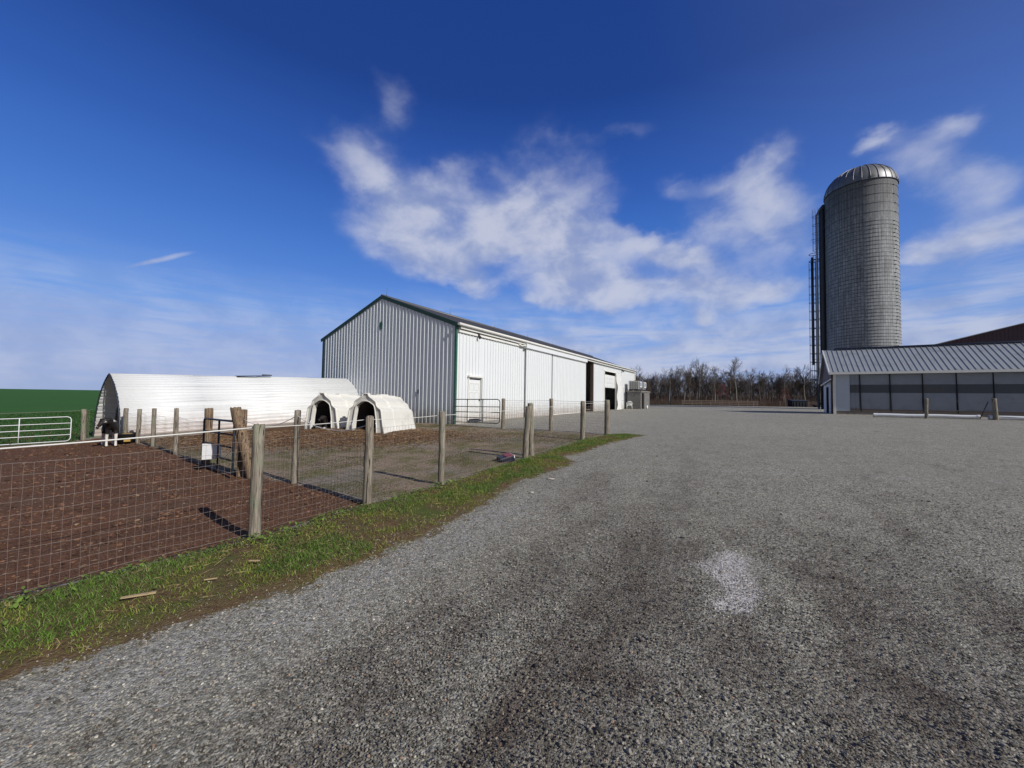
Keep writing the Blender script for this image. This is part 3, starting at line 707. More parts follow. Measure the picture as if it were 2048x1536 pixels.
# ------------------------------------------------------------------ quonset shelter
def build_quonset():
    q0 = Vector((-16.38, 15.17)); W, H, L = 3.25, 2.46, 10.1
    t = thing('calf_barn', 'low white corrugated metal arched calf shelter with a pointed open end', 'shelter', (q0.x, q0.y, -.16), U-math.pi/2+math.pi/2)
    # local: x along axis, -y across toward the camera side ; root at left foot
    def prof(n):
        P = []; c = (H*H-(W/2)**2)/W; Rr = W/2+c; top = math.acos(c/Rr)
        for i in range(n):
            a = -1+2*i/(n-1); th = top*(1-abs(a))
            P.append((math.copysign(Rr*math.cos(th)-c, a), Rr*math.sin(th)))
        return P
    base = prof(161); pts = []
    # resample by arc length and add corrugation
    arc = [0]
    for a, b in zip(base[:-1], base[1:]): arc.append(arc[-1]+math.hypot(b[0]-a[0], b[1]-a[1]))
    tot = arc[-1]; N = 40; per = 6
    ys = np.interp(np.linspace(0, tot, N*per+1), arc, [p[0] for p in base]); zs = np.interp(np.linspace(0, tot, N*per+1), arc, [p[1] for p in base])
    for i in range(len(ys)):
        j0, j1 = max(0, i-1), min(len(ys)-1, i+1)
        d = Vector((ys[j1]-ys[j0], zs[j1]-zs[j0])).normalized(); nrm = Vector((-d.y, d.x))
        h = .022*max(0., math.cos(2*math.pi*i/per))**1.5
        pts.append((ys[i]+nrm.x*h, zs[i]+nrm.y*h))
    secs = [0, 2.5, 2.51, 5.0, 5.01, 7.5, 7.51, L]; vs = []; fs = []
    for k, s in enumerate(secs):
        sc_ = 1+(.006 if k % 4 in (0, 1) else 0)
        for y, z in pts: vs.append((s+.02*random.random(), -W/2+y*sc_, -.16+.033*s+z*sc_-.05))
    n = len(pts)
    for k in range(len(secs)-1):
        for i in range(n-1): fs.append((k*n+i, k*n+i+1, (k+1)*n+i+1, (k+1)*n+i))
    mb = MB(); mb.add(vs, fs, True); o = mb.build('arch_roof', M['quonset'], t)
    so = o.modifiers.new('thick', 'SOLIDIFY'); so.thickness = .02; so.offset = 0
    mb = MB(); mb.poly([(-.02, -W/2+y*1.004, -.16+z*1.004-.05) for y, z in pts[::3]], .022, 5); mb.build('arch_rim', M['steel_dark'], t)
    mb = MB(); vs = [(L-.03, -W/2+y*.99, -.16+.033*L+z*.99-.05) for y, z in pts]; mb.add(vs, [tuple(range(n))]); mb.build('end_wall', M['quonset'], t)
    # inner frames and a low board along the foot
    for k, x in enumerate((.55, 2.6, 5.0)):
        mb = MB(); mb.poly([(x, -W/2+y*.972, -.16+.033*x+z*.972-.05) for y, z in pts[::6]], .025, 5); mb.build('arch_frame', M['galv'], t)
    mb = MB(); mb.box((5.05, -W-.02, .06), (10.0, .05, .34), Matrix.Rotation(-.033, 3, 'Y')); mb.build('foot_board', M['concrete'], t)
    # loose dark sheet lifted at the ridge
    mb = MB(); mb.box((4.9, -W/2, -.16+.033*4.9+H+.02), (1.5, .30, .03), Matrix.Rotation(-.07, 3, 'Y')); mb.box((5.5, -W/2+.05, -.16+.033*5.4+H+.07), (.35, .2, .05)); mb.build('loose_sheet', M['steel_dark'], t)
    return t
build_quonset()

# ------------------------------------------------------------------ calf hutches
def hutch_outline(k=1.0, zs=1.0):
    P = [(-.78, 0), (-.72, .35), (-.65, .80), (-.63, .86), (-.50, .94), (-.455, 1.00), (-.43, 1.11), (-.40, 1.15), (-.17, 1.30), (-.125, 1.345), (-.10, 1.42), (.10, 1.42)]
    P = P[:-1]+[(-x, z) for x, z in P[::-1]]
    return [(x*k, z*zs) for x, z in P]
def build_hutch(loc, rot, label):
    t = thing('calf_hutch', label, 'calf hutch', loc, rot, 'cream plastic calf hutches')
    z0 = loc[2]
    # local: +y runs to the rear, front face at y=0
    secs = [(0, 1.0, 1.0), (.05, 1.03, 1.015), (.12, 1.03, 1.015), (.17, .975, .97), (.78, .975, .97), (.82, 1.0, .995), (1.30, .995, .99), (1.34, .965, .965), (1.80, .96, .955), (1.84, .94, .94), (2.2, .92, .92), (2.38, .85, .86), (2.5, .74, .74)]
    mb = MB(); vs = []; n = len(hutch_outline())
    for y, k, zs in secs:
        for x, z in hutch_outline(k, zs):
            w = 1 if z > .02 else 1.05
            vs.append((x*w, y+(.10*(1-z/1.4) if y > 2.0 else 0), z0-.05+z))
    fs = [(i*n+j, i*n+j+1, (i+1)*n+j+1, (i+1)*n+j) for i in range(len(secs)-1) for j in range(n-1)]
    fs.append(tuple((len(secs)-1)*n+j for j in range(n)))
    mb.add(vs, fs); o = mb.build('shell', M['hutch'], t)
    bv = o.modifiers.new('soft', 'BEVEL'); bv.width = .010; bv.segments = 2; bv.limit_method = 'ANGLE'; bv.angle_limit = R_(14)
    # front face with doorway: strips between the outline and the arch
    arch = [(-.50, 0), (-.46, .5), (-.40, .88), (-.37, .98), (-.33, 1.03), (-.15, 1.14), (-.05, 1.16)]
    arch = arch+[(-x, z) for x, z in arch[::-1]]
    out = hutch_outline(.995, .995)
    def resamp(P, m):
        d = [0]
        for a, b in zip(P[:-1], P[1:]): d.append(d[-1]+math.hypot(b[0]-a[0], b[1]-a[1]))
        q = np.linspace(0, d[-1], m); return list(zip(np.interp(q, d, [p[0] for p in P]), np.interp(q, d, [p[1] for p in P])))
    m_ = 44; A = resamp(arch, m_); B = resamp(out, m_)
    mb = MB(); vs = [(x, .012, z0-.05+z) for x, z in B]+[(x, .03, z0-.05+z) for x, z in A]+[(x*.97, .16, z0-.05+z*.985) for x, z in A]
    mb.add(vs, [(j, j+1, m_+j+1, m_+j) for j in range(m_-1)]+[(m_+j, m_+j+1, 2*m_+j+1, 2*m_+j) for j in range(m_-1)])
    mb.build('front_panel', M['hutch'], t)
    mb = MB(); mb.poly([(x, -.004, z0-.05+z) for x, z in A], .022, 6); mb.poly([(x, .0, z0-.05+z) for x, z in hutch_outline(1.0, 1.0)], .026, 6); mb.build('front_flange', M['hutch'], t)
    # interior lining in a much darker plastic
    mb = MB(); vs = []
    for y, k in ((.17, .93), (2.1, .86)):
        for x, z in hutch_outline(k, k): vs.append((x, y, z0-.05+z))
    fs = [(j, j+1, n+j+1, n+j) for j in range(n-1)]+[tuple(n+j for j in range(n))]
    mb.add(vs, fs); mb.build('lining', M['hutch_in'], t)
    for x in (-.43, .43):
        mb = MB(); mb.poly([(x*1.15, -.03, z0-.05), (x*1.15, -.03, z0+.28), (x*1.05, -.02, z0+.33)], .016, 6); mb.build('hook', M['white_pipe'], t)
    return t
HB = (-5.25, 13.8); HA = (-7.15, 14.5)
HROT = -math.atan2(.25, .97)
build_hutch((*HB, g1(*HB)+.02), HROT, 'front cream plastic calf hutch, empty, its whole sunlit side in view')
build_hutch((*HA, g1(*HA)+.0), HROT-.05, 'rear cream calf hutch with a black and white calf lying in its doorway')

# ------------------------------------------------------------------ calves
def skin_body(name, verts, edges, radii, m, parent, sub=2, root=0):
    me = bpy.data.meshes.new(name); z = rootof(parent).location.z
    me.from_pydata([Vector(v) for v in verts], edges, []); o = bpy.data.objects.new(name, me); COL.objects.link(o); o.parent = parent
    sk = o.modifiers.new('skin', 'SKIN')
    for i, r in enumerate(radii):
        r = (r, r) if not hasattr(r, '__len__') else r
        me.skin_vertices[0].data[i].radius = r; me.skin_vertices[0].data[i].use_root = (i == root)
    sk.use_smooth_shade = True
    s = o.modifiers.new('sub', 'SUBSURF'); s.levels = sub; s.render_levels = sub
    me.materials.append(m); return o
def calf_mat(low=.46, name='calf_coat'):
    m = bpy.data.materials.new(name); m.use_nodes = True
    t = NT(m.node_tree); b = m.node_tree.nodes['Principled BSDF']
    co = t.n('ShaderNodeTexCoord').outputs['Object']; x, y, z = t.sep(co)
    n = t.noise(co, 3.0, 3, .5)
    legs = t.mr(t.m('ADD', z, t.m('MULTIPLY', n, .12)), low, low+.04, 1., 0.)
    back = t.m('MULTIPLY', t.mr(t.noise(t.vm('ADD', co, (5.2, 1.1, .4)), 4.5, 2), .56, .60), t.mr(z, .80, .86))
    f = t.m('MAXIMUM', legs, back)
    c = t.mix(f, t.mix(t.noise(co, 9., 3), (.006, .005, .005), (.016, .009, .008)), (.72, .68, .62))
    t.set(b.inputs['Base Color'], c); b.inputs['Roughness'].default_value = .75
    return m
M['calf'] = calf_mat(); M['lying_calf'] = calf_mat(.12, 'lying_calf_coat')
def build_calf():
    p = (-12.98, 12.5); t = thing('calf', 'black and white calf standing with lowered head by the arched shelter', 'calf', (*p, g1(*p)-.05), R_(-38))
    # local: +x = forward (towards the camera), head turned to the picture's left
    V = [(-.34, 0, .76), (-.12, 0, .74), (.16, 0, .73), (.34, 0, .75), (.46, -.07, .84), (.54, -.18, .87), (.60, -.27, .79), (.63, -.33, .69),
         (.30, .09, .58), (.32, .10, .36), (.31, .10, .18), (.33, .10, .03),
         (.30, -.09, .58), (.27, -.10, .36), (.26, -.10, .18), (.28, -.10, .03),
         (-.36, .11, .60), (-.30, .12, .44), (-.42, .12, .30), (-.39, .12, .03),
         (-.36, -.11, .60), (-.28, -.12, .44), (-.40, -.12, .30), (-.36, -.12, .03),
         (-.46, 0, .74), (-.52, .01, .58), (-.51, .01, .42), (.60, -.06, .92), (.42, -.28, .91)]
    E = [(0, 1), (1, 2), (2, 3), (3, 4), (4, 5), (5, 6), (6, 7), (3, 8), (8, 9), (9, 10), (10, 11), (3, 12), (12, 13), (13, 14), (14, 15), (0, 16), (16, 17), (17, 18), (18, 19), (0, 20), (20, 21), (21, 22), (22, 23), (0, 24), (24, 25), (25, 26), (5, 27), (5, 28)]
    r = [(.13, .14), (.15, .15), (.15, .16), (.125, .15), (.09, .10), (.085, .09), (.062, .065), (.045, .05),
         .065, .040, .030, .038, .065, .040, .030, .038, .08, .05, .034, .038, .08, .05, .034, .038, .05, .02, .022, .028, .028]
    skin_body('body', V, E, r, M['calf'], t, 2, 1)
    mb = MB(); z0 = t.location.z
    for s, q in ((1, (.635, -.19, .86)), (-1, (.53, -.28, .86))):
        mb = MB(); mb.poly([(q[0]-.008, q[1], q[2]+z0), (q[0]+.01, q[1]-.008, q[2]+z0)], .014, 6); mb.build('eye', M['black'], t)
    mb = MB(); mb.poly([(.63, -.335, .68+z0), (.645, -.36, .64+z0)], [.046, .034], 8); mb.build('muzzle', M['rubber'], t)
    # lying calf inside the rear hutch
    q = (HA[0]+.12, HA[1]+.35); t2 = thing('calf', 'black and white calf lying inside the rear hutch', 'calf', (*q, g1(*q)), HROT+R_(-90))
    V = [(-.45, 0, .20), (-.15, 0, .24), (.15, 0, .25), (.3, .03, .34), (.38, .07, .46), (.48, .08, .43), (.58, .08, .38), (.30, .14, .10), (.5, .18, .06), (.3, -.14, .1), (.5, -.16, .06), (-.3, .2, .12), (-.05, .26, .07), (-.3, -.2, .12), (-.05, -.26, .07), (.36, .17, .5), (.36, -.03, .5)]
    E = [(0, 1), (1, 2), (2, 3), (3, 4), (4, 5), (5, 6), (2, 7), (7, 8), (2, 9), (9, 10), (0, 11), (11, 12), (0, 13), (13, 14), (4, 15), (4, 16)]
    r = [.17, .2, .18, .11, .09, .075, .05, .06, .035, .06, .035, .09, .04, .09, .04, .025, .025]
    skin_body('body', V, E, r, M['lying_calf'], t2, 2, 1)
    mb = MB(); mb.poly([(.58, .08, .37+t2.location.z), (.64, .08, .34+t2.location.z)], [.045, .035], 8); mb.build('muzzle', M['rubber'], t2)
build_calf()

# ------------------------------------------------------------------ fences
def post_mb(x, y, h, r, lean=(0, 0), n=14, sink=.25, seed=0, taper=.93):
    rnd = random.Random(seed); mb = MB(); z = g1(x, y)-.03; pts = []; rad = []
    k = 7
    for i in range(k+1):
        f = -sink/h+(1+sink/h)*i/k
        pts.append((x+lean[0]*f*h+rnd.uniform(-.005, .005), y+lean[1]*f*h+rnd.uniform(-.005, .005), z+f*h)); rad.append(r*(1-(1-taper)*max(f, 0))*rnd.uniform(.975, 1.025))
    pts.append((pts[-1][0], pts[-1][1], pts[-1][2]+.012)); rad.append(rad[-1]*.86)
    mb.poly(pts, rad, n)
    for i, v in enumerate(mb.v):
        mb.v[i] = (v[0]+rnd.uniform(-1, 1)*.003, v[1]+rnd.uniform(-1, 1)*.003, v[2]+(rnd.uniform(-.012, .012) if i >= n*(k) else 0))
    return mb
def mesh_wire(mb, A, B, h0, h1, rows, step, rad, seed, sag=.0, slope=.0):
    """woven wire between two plan points, following the ground"""
    rnd = random.Random(seed); A = Vector(A); B = Vector(B); ln = (B-A).length; n = max(2, int(ln/step))
    hs = [h0+(h1-h0)*((k/(rows-1))**1.12) for k in range(rows)]
    ph = rnd.uniform(0, 6); G = []
    d = (B-A).normalized(); nr = Vector((-d.y, d.x))
    for i in range(n+1):
        p = A+(B-A)*i/n; z = g1(p.x, p.y); colm = []
        bulge = .02*math.sin(i*.37+ph)*math.sin(math.pi*i/n)
        for k, h in enumerate(hs):
            sg = sag*math.sin(math.pi*i/n)*(h/h1)
            colm.append(Vector((p.x+nr.x*bulge+rnd.uniform(-.003, .003), p.y+nr.y*bulge+rnd.uniform(-.003, .003), z+h-sg+rnd.uniform(-.002, .002)+.006*math.sin(i*.21+k))))
        G.append(colm)
    for i in range(n+1): mb.poly(G[i], rad*.9, 4, False)
    for k in range(rows): mb.poly([G[i][k] for i in range(n+1)], rad*(1.3 if k in (0, rows-1) else 1), 4, False)
def rope(pts, sag, rad, n=10):
    out = []
    for (a, b) in zip(pts[:-1], pts[1:]):
        a = Vector(a); b = Vector(b)
        for i in range(n): f = i/n; q = a.lerp(b, f); q.z -= sag*4*f*(1-f); out.append(q)
    out.append(Vector(pts[-1])); mb = MB(); mb.poly(out, rad, 6); return mb

POSTS_A = [(-4.75, 2.2, 1.26, .062), (-2.85, 4.35, 1.27, .062), (-2.06, 5.58, 1.265, .062), (-1.19, 6.65, 1.27, .056), (.33, 9.05, 1.24, .07), (.5, 9.45, 1.3, .075), (2.3, 12.46, 1.27, .078), (3.48, 14.02, 1.27, .10)]
def build_fences():
    t = thing('wire_fence', 'woven wire fence on round wooden posts along the grass verge', 'fence', (-1.19, 6.65, g1(-1.19, 6.65)))
    for i, (x, y, h, r) in enumerate(POSTS_A):
        ln = (0, 0)
        if i == 1: ln = (.004, .0)
        if i == 2: ln = (.01, 0)
        if i == 4: ln = (.05, .0)
        if i == 5: ln = (-.03, .02)
        post_mb(x, y, h, r, ln, 16, seed=i).build('post', M['post'], t, True)
    mb = MB(); pr = [(p[0], p[1]) for p in POSTS_A if p[0] != .5]
    pr = [(-7.2, -.4)]+pr
    off = Vector((-.05, .04))
    for k, (a, b) in enumerate(zip(pr[:-1], pr[1:])):
        near = .0013 if k < 4 else .0016
        mesh_wire(mb, Vector(a)+off, Vector(b)+off, .03, 1.06, 12, .056 if k < 4 else .075, near, 50+k)
    mb.build('wire_mesh', M['wire'], t, True)
    tops = [(-7.2, -.4, 1.16), (-4.75, 2.2, 1.20), (-2.91, 4.40, 1.215), (-2.12, 5.63, 1.20), (-1.25, 6.70, 1.18), (.27, 9.1, 1.16), (2.22, 12.5, 1.17), (3.40, 14.05, 1.18)]
    rope([(x, y, g1(x, y)+h) for x, y, h in tops[:3]], .015, .0075).build('top_rope', M['rope'], t, True); rope([(x, y, g1(x, y)+h) for x, y, h in tops[2:]], .015, .0048).build('top_rope', M['rope'], t, True)
    # corner run from the last verge post back to the barn gate
    t = thing('wire_fence', 'short wire fence run with two posts between the yard corner post and the barn gate', 'fence', (1.56, 15.18, g1(1.56, 15.18)))
    for i, (x, y, h, r) in enumerate([(1.56, 15.18, 1.29, .085), (-.35, 16.19, 1.27, .085)]): post_mb(x, y, h, r, (0, 0), 14, seed=30+i).build('post', M['post'], t, True)
    mb = MB(); mesh_wire(mb, (3.4, 14.1), (1.56, 15.25), .03, 1.1, 12, .075, .0018, 71); mesh_wire(mb, (1.56, 15.25), (-.35, 16.25), .03, 1.1, 12, .075, .0018, 72); mb.build('wire_mesh', M['wire'], t, True)
    rope([(3.4, 14.1, g1(3.4, 14.1)+1.19), (1.56, 15.25, g1(1.56, 15.2)+1.2), (-.33, 16.25, g1(-.35, 16.2)+1.19)], .02, .0075).build('top_rope', M['rope'], t, True)
    # dividing fence between the dung pen and the paddock
    t = thing('dividing_fence', 'old sagging wire fence with leaning brown posts dividing the pen from the paddock', 'fence', (-6.93, 8.76, g1(-6.93, 8.76)))
    post_mb(-3.87, 6.94, 1.31, .055, (.02, 0), 14, seed=40).build('post', M['post'], t, True)
    for i, (x, y, h, r, ln) in enumerate([(-5.02, 7.55, 1.34, .10, (-.33, .05)), (-5.35, 7.68, 1.3, .075, (-.03, .05)), (-6.93, 8.8, 1.3, .085, (.02, 0)), (-9.05, 10.44, 1.25, .055, (-.02, 0)), (-11.13, 12.01, 1.2, .058, (0, 0)), (-12.5, 12.95, 1.15, .06, (0, 0)), (-13.3, 13.3, 1.17, .068, (0, 0))]):
        o = post_mb(x, y, h, r, ln, 14, seed=45+i).build('post', M['old_post'] if i < 3 else M['post'], t, True)
        if i == 0: o['label'] = 'thick old post leaning hard over beside the dark gate'
    mb = MB()
    for k, (a, b) in enumerate([((-2.1, 5.65), (-3.87, 6.99)), ((-3.87, 6.99), (-5.0, 7.6)), ((-6.93, 8.85), (-9.05, 10.5)), ((-9.05, 10.5), (-11.13, 12.06)), ((-11.13, 12.06), (-12.5, 13.0)), ((-12.5, 13.0), (-13.3, 13.35))]):
        if k == 2: mb.build('wire_mesh', M['wire'], t, True); mb = MB()
        mesh_wire(mb, a, b, .04, 1.0 if k > 1 else .92, 11, .08, .0018, 80+k, sag=.07)
    mb.build('wire_mesh', M['wire'], t, True)
    z = g1(-3.87, 6.94)
    mb = rope([(-2.1, 5.62, g1(-2.1, 5.6)+1.12), (-3.85, 6.92, z+1.2), (-5.3, 7.62, g1(-5.3, 7.6)+1.1)], .16, .007); mb.build('slack_rope', M['rope'], t, True)
    # fence along the arched shelter
    t = thing('shelter_fence', 'wire fence with thin posts running close along the arched shelter', 'fence', (-13.03, 15.64, g1(-13.03, 15.64)))
    ps = [(-13.03, 15.64, 1.16), (-11.89, 18.59, 1.14), (-10.3, 21.3, 1.1)]
    for i, (x, y, h) in enumerate(ps):
        post_mb(x, y, h, .06, (0, 0), 12, seed=60+i).build('post', M['post'], t, True)
    mb = MB(); pp = [(-13.75, 13.6)]+[(p[0], p[1]) for p in ps]
    for k, (a, b) in enumerate(zip(pp[:-1], pp[1:])): mesh_wire(mb, a, b, .03, 1.02, 11, .09, .002, 90+k, sag=.04)
    mb.build('wire_mesh', M['wire'], t, True)
    # field fence left of the shelter
    t = thing('field_fence', 'pale wooden post and wire fence at the edge of the green field', 'fence', (-15.5, 13.9, g1(-15.5, 13.9)))
    post_mb(-15.45, 13.95, 1.14, .075, (-.02, 0), 12, seed=65).build('post', M['post'], t, True)
    mb = MB(); mesh_wire(mb, (-15.45, 13.95), (-16.3, 14.9), .03, 1.05, 11, .09, .002, 95); mb.build('wire_mesh', M['wire'], t, True)
    a = (-15.45, 13.95); z = g1(*a)
    rope([(-19.5, 11.0, g1(-19.5, 11)+1.07), (*a, z+1.07), (-16.3, 15.0, g1(-16.3, 15)+1.08)], .02, .006).build('top_wire', M['wire'], t, True)
build_fences()

# ------------------------------------------------------------------ gates
def pipe_gate(name, label, A, B, zs, m, rad, braces, cornr=.12, mount=None):
    """A,B plan points; zs heights above ground of the rails; braces fractions along the gate"""
    A = Vector(A); B = Vector(B); t = thing(name, label, 'gate', ((A.x+B.x)/2, (A.y+B.y)/2, min(g1(*A), g1(*B))))
    za, zb = g1(*A), g1(*B)
    def P(f, h): q = A.lerp(B, f); return Vector((q.x, q.y, za+(zb-za)*f+h))
    ln = (B-A).length; c = cornr/ln; h0, h1 = zs[0], zs[-1]
    loop = [P(c, h0), P(1-c, h0), P(1-c*.3, h0+cornr*.3), P(1, h0+cornr), P(1, h1-cornr), P(1-c*.3, h1-cornr*.3), P(1-c, h1), P(c, h1), P(c*.3, h1-cornr*.3), P(0, h1-cornr), P(0, h0+cornr), P(c*.3, h0+cornr*.3)]
    mb = MB(); mb.poly(loop, rad, 8, closed=True); mb.build('frame', m, t, True)
    for h in zs[1:-1]:
        mb = MB(); mb.poly([P(0, h), P(1, h)], rad*.85, 8); mb.build('rail', m, t, True)
    for f in braces:
        mb = MB(); mb.poly([P(f, h0), P(f, h1)], rad*.9, 8); mb.build('brace', m, t, True)
    return t, P
t, P = pipe_gate('pipe_gate', 'grey five-rail pipe gate across the white barn wall corner', (-2.62, 17.6), (-.50, 16.3), (.20, .42, .66, .90, 1.22), M['gate_grey'], .02, (.30, .64))
t, P = pipe_gate('pipe_gate', 'dark blue-black pipe gate hanging beside the leaning post with a white paper on it', (-6.86, 8.62), (-5.42, 7.55), (.03, .29, .54, .79, 1.06), M['gate_dark'], .021, (.53,), .05)
mb = MB(); c_ = P(.32, .38)+Vector((.03, -.05, 0)); e_ = Vector((.95, .30, 0))*.17; q = [c_-e_-Vector((0, 0, .17)), c_+e_-Vector((0, 0, .15)), c_+e_+Vector((0, 0, .15)), c_-e_+Vector((0, 0, .17))]; off = Vector((-.003, .01, 0)); mb.add(q+[v+off for v in q], [(0, 1, 2, 3), (7, 6, 5, 4), (0, 4, 5, 1), (1, 5, 6, 2), (2, 6, 7, 3), (3, 7, 4, 0)]); mb.build('paper_notice', M['paper'], t, True)
mb = rope([P(.98, .52), P(.72, .30), P(.55, .2)], .0, .006); mb.build('tie_rope', M['rope'], t, True)
t, P = pipe_gate('pipe_gate', 'white painted pipe gate between the muddy pen and the green field', (-18.2, 11.25), (-15.4, 13.5), (.04, .26, .46, .66, .88), M['white_pipe'], .0135, (.35, .68), .10)

# ------------------------------------------------------------------ silo
def build_silo():
    c = Vector((42.3, 46.3)); Rs = 3.34; z0 = .4; H = 27.0
    t = thing('silo', 'tall grey concrete stave silo with steel hoops and ribbed metal dome', 'silo', (c.x, c.y, z0))
    n = 96; mb = MB(); vs = []; fs = []
    zz = [0, H]
    for z in zz:
        for j in range(n): a = 2*math.pi*j/n; vs.append((Rs*math.cos(a), Rs*math.sin(a), z0+z))
    for j in range(n): fs.append((j, (j+1) % n, n+(j+1) % n, n+j))
    mb.add(vs, fs, True); o = mb.build('stave_wall', M['stave'], t)
    uvl = o.data.uv_layers.new(name='uv'); k = 0
    for j in range(n):
        for (jj, z) in ((j, 0), (j+1, 0), (j+1, H), (j, H)):
            uvl.data[k].uv = (2*math.pi*jj/n*Rs, z); k += 1
    # hoops: close together low down, wider towards the top
    z = .6
    while z < H-.2:
        mb = MB(); mb.poly([((Rs+.012)*math.cos(2*math.pi*j/72), (Rs+.012)*math.sin(2*math.pi*j/72), z0+z) for j in range(72)], .019, 4, closed=True)
        a = R_(-72)+(.05 if int(z*10) % 2 else -.02); mb.box(((Rs+.03)*math.cos(a), (Rs+.03)*math.sin(a), z0+z), (.16, .10, .06), Matrix.Rotation(a+math.pi/2, 3, 'Z'))
        mb.build('hoop', M['steel_dark'], t)
        if z < 9: z += .34
        elif z < 14.5: z += .40
        elif z < 22: z += (.16 if int(z*10) % 2 == 0 and False else .46) 
        else: z += 1.05
    # ribbed dome
    DH = 2.85; mb = MB(); vs = []; fs = []; nr_, m_ = 96, 12
    prof = []
    for i in range(m_+1):
        f = i/m_; a = f*math.pi/2; prof.append((Rs*1.015*math.cos(a)**.9, DH*math.sin(a)))
    for r, z in prof:
        for j in range(nr_): a = 2*math.pi*j/nr_; vs.append((r*math.cos(a), r*math.sin(a), z0+H+z))
    for i in range(m_):
        for j in range(nr_): fs.append((i*nr_+j, i*nr_+(j+1) % nr_, (i+1)*nr_+(j+1) % nr_, (i+1)*nr_+j))
    mb.add(vs, fs, True); d = mb.build('dome', M['dome'], t)
    for k in range(28):
        a = 2*math.pi*k/28; mb = MB(); mb.poly([((r+.015)*math.cos(a), (r+.015)*math.sin(a), z0+H+z+.01) for r, z in prof[:-1]], .04, 5); mb.build('dome_rib', M['dome'], d)
    mb = MB(); mb.poly([((Rs+.05)*math.cos(2*math.pi*j/72), (Rs+.05)*math.sin(2*math.pi*j/72), z0+H) for j in range(72)], .06, 5, closed=True); mb.build('dome_rim', M['steel_dark'], d)
    # unloading chute, fill pipe and caged ladders on the side facing left
    lf = Vector((-.74, .673)); tw = Vector((-.673, -.74))
    def Q(a, b, z): v = lf*a+tw*b; return Vector((v.x, v.y, z0+z))
    mb = MB(); top = H-1.5
    mb.poly([Q(Rs+.30, .25, -.3), Q(Rs+.30, .25, top), Q(Rs+.30, .22, top+.5), Q(Rs+.05, .15, top+.85), Q(Rs-.3, .1, top+.9)], [.32, .32, .32, .30, .28], 14); mb.build('chute', M['steel_dark'], t)
    mb = MB(); mb.poly([Q(Rs+.80, .62, -.2), Q(Rs+.80, .62, top-.3), Q(Rs+.5, .6, top+.35), Q(Rs+.0, .5, top+.6)], .115, 10); mb.build('fill_pipe', M['galv'], t)
    mb = MB(); mb.poly([Q(Rs+1.32, .2, 6.0), Q(Rs+1.32, .2, 20.0)], .13, 10); mb.build('blower_pipe', M['steel_dark'], t)
    for k in range(9):
        mb = MB(); z = 1.5+k*2.6; mb.poly([Q(Rs-.05, .25, z), Q(Rs+1.4, .25, z)], .03, 5); mb.build('bracket', M['steel_dark'], t)
    def cage(ca, cb, rr, zb, zt):
        cg = MB(); st = MB()
        for s in (-.2, .2): st.poly([Q(ca-rr*.9, cb+s, zb-.8), Q(ca-rr*.9, cb+s, zt)], .025, 5)
        z = zb-.6
        while z < zt: st.poly([Q(ca-rr*.9, cb-.2, z), Q(ca-rr*.9, cb+.2, z)], .016, 4, False); z += .33
        lad = st.build('ladder', M['steel_dark'], t)
        z = zb
        while z <= zt+.01:
            cg.poly([Q(ca+rr*math.cos(2*math.pi*j/14), cb+rr*math.sin(2*math.pi*j/14), z) for j in range(14)], .022, 4, closed=True); z += 1.1
        for j in range(7):
            a = -1.9+3.8*j/6; cg.poly([Q(ca+rr*math.cos(a), cb+rr*math.sin(a), zb), Q(ca+rr*math.cos(a), cb+rr*math.sin(a), zt)], .013, 4, False)
        cg.build('ladder_cage', M['steel_dark'], lad)
    cage(Rs+.85, .2, .40, 3.0, 20.3); cage(Rs+.80, .3, .44, 20.8, 26.2)
    cage(Rs+1.35, -.15, .36, 2.0, 19.4)
    pm = MB(); pm.poly([Q(Rs+1.1+.55*math.cos(2*math.pi*j/14), .1+.55*math.sin(2*math.pi*j/14), 20.4) for j in range(14)], .04, 5, closed=True); pm.build('ladder_platform', M['steel_dark'], t); pm = MB(); pm.poly([Q(Rs+1.1+.55*math.cos(2*math.pi*j/14), .1+.55*math.sin(2*math.pi*j/14), 19.5) for j in range(14)], .05, 5, closed=True); pm.build('ladder_platform', M['steel_dark'], t)
build_silo()

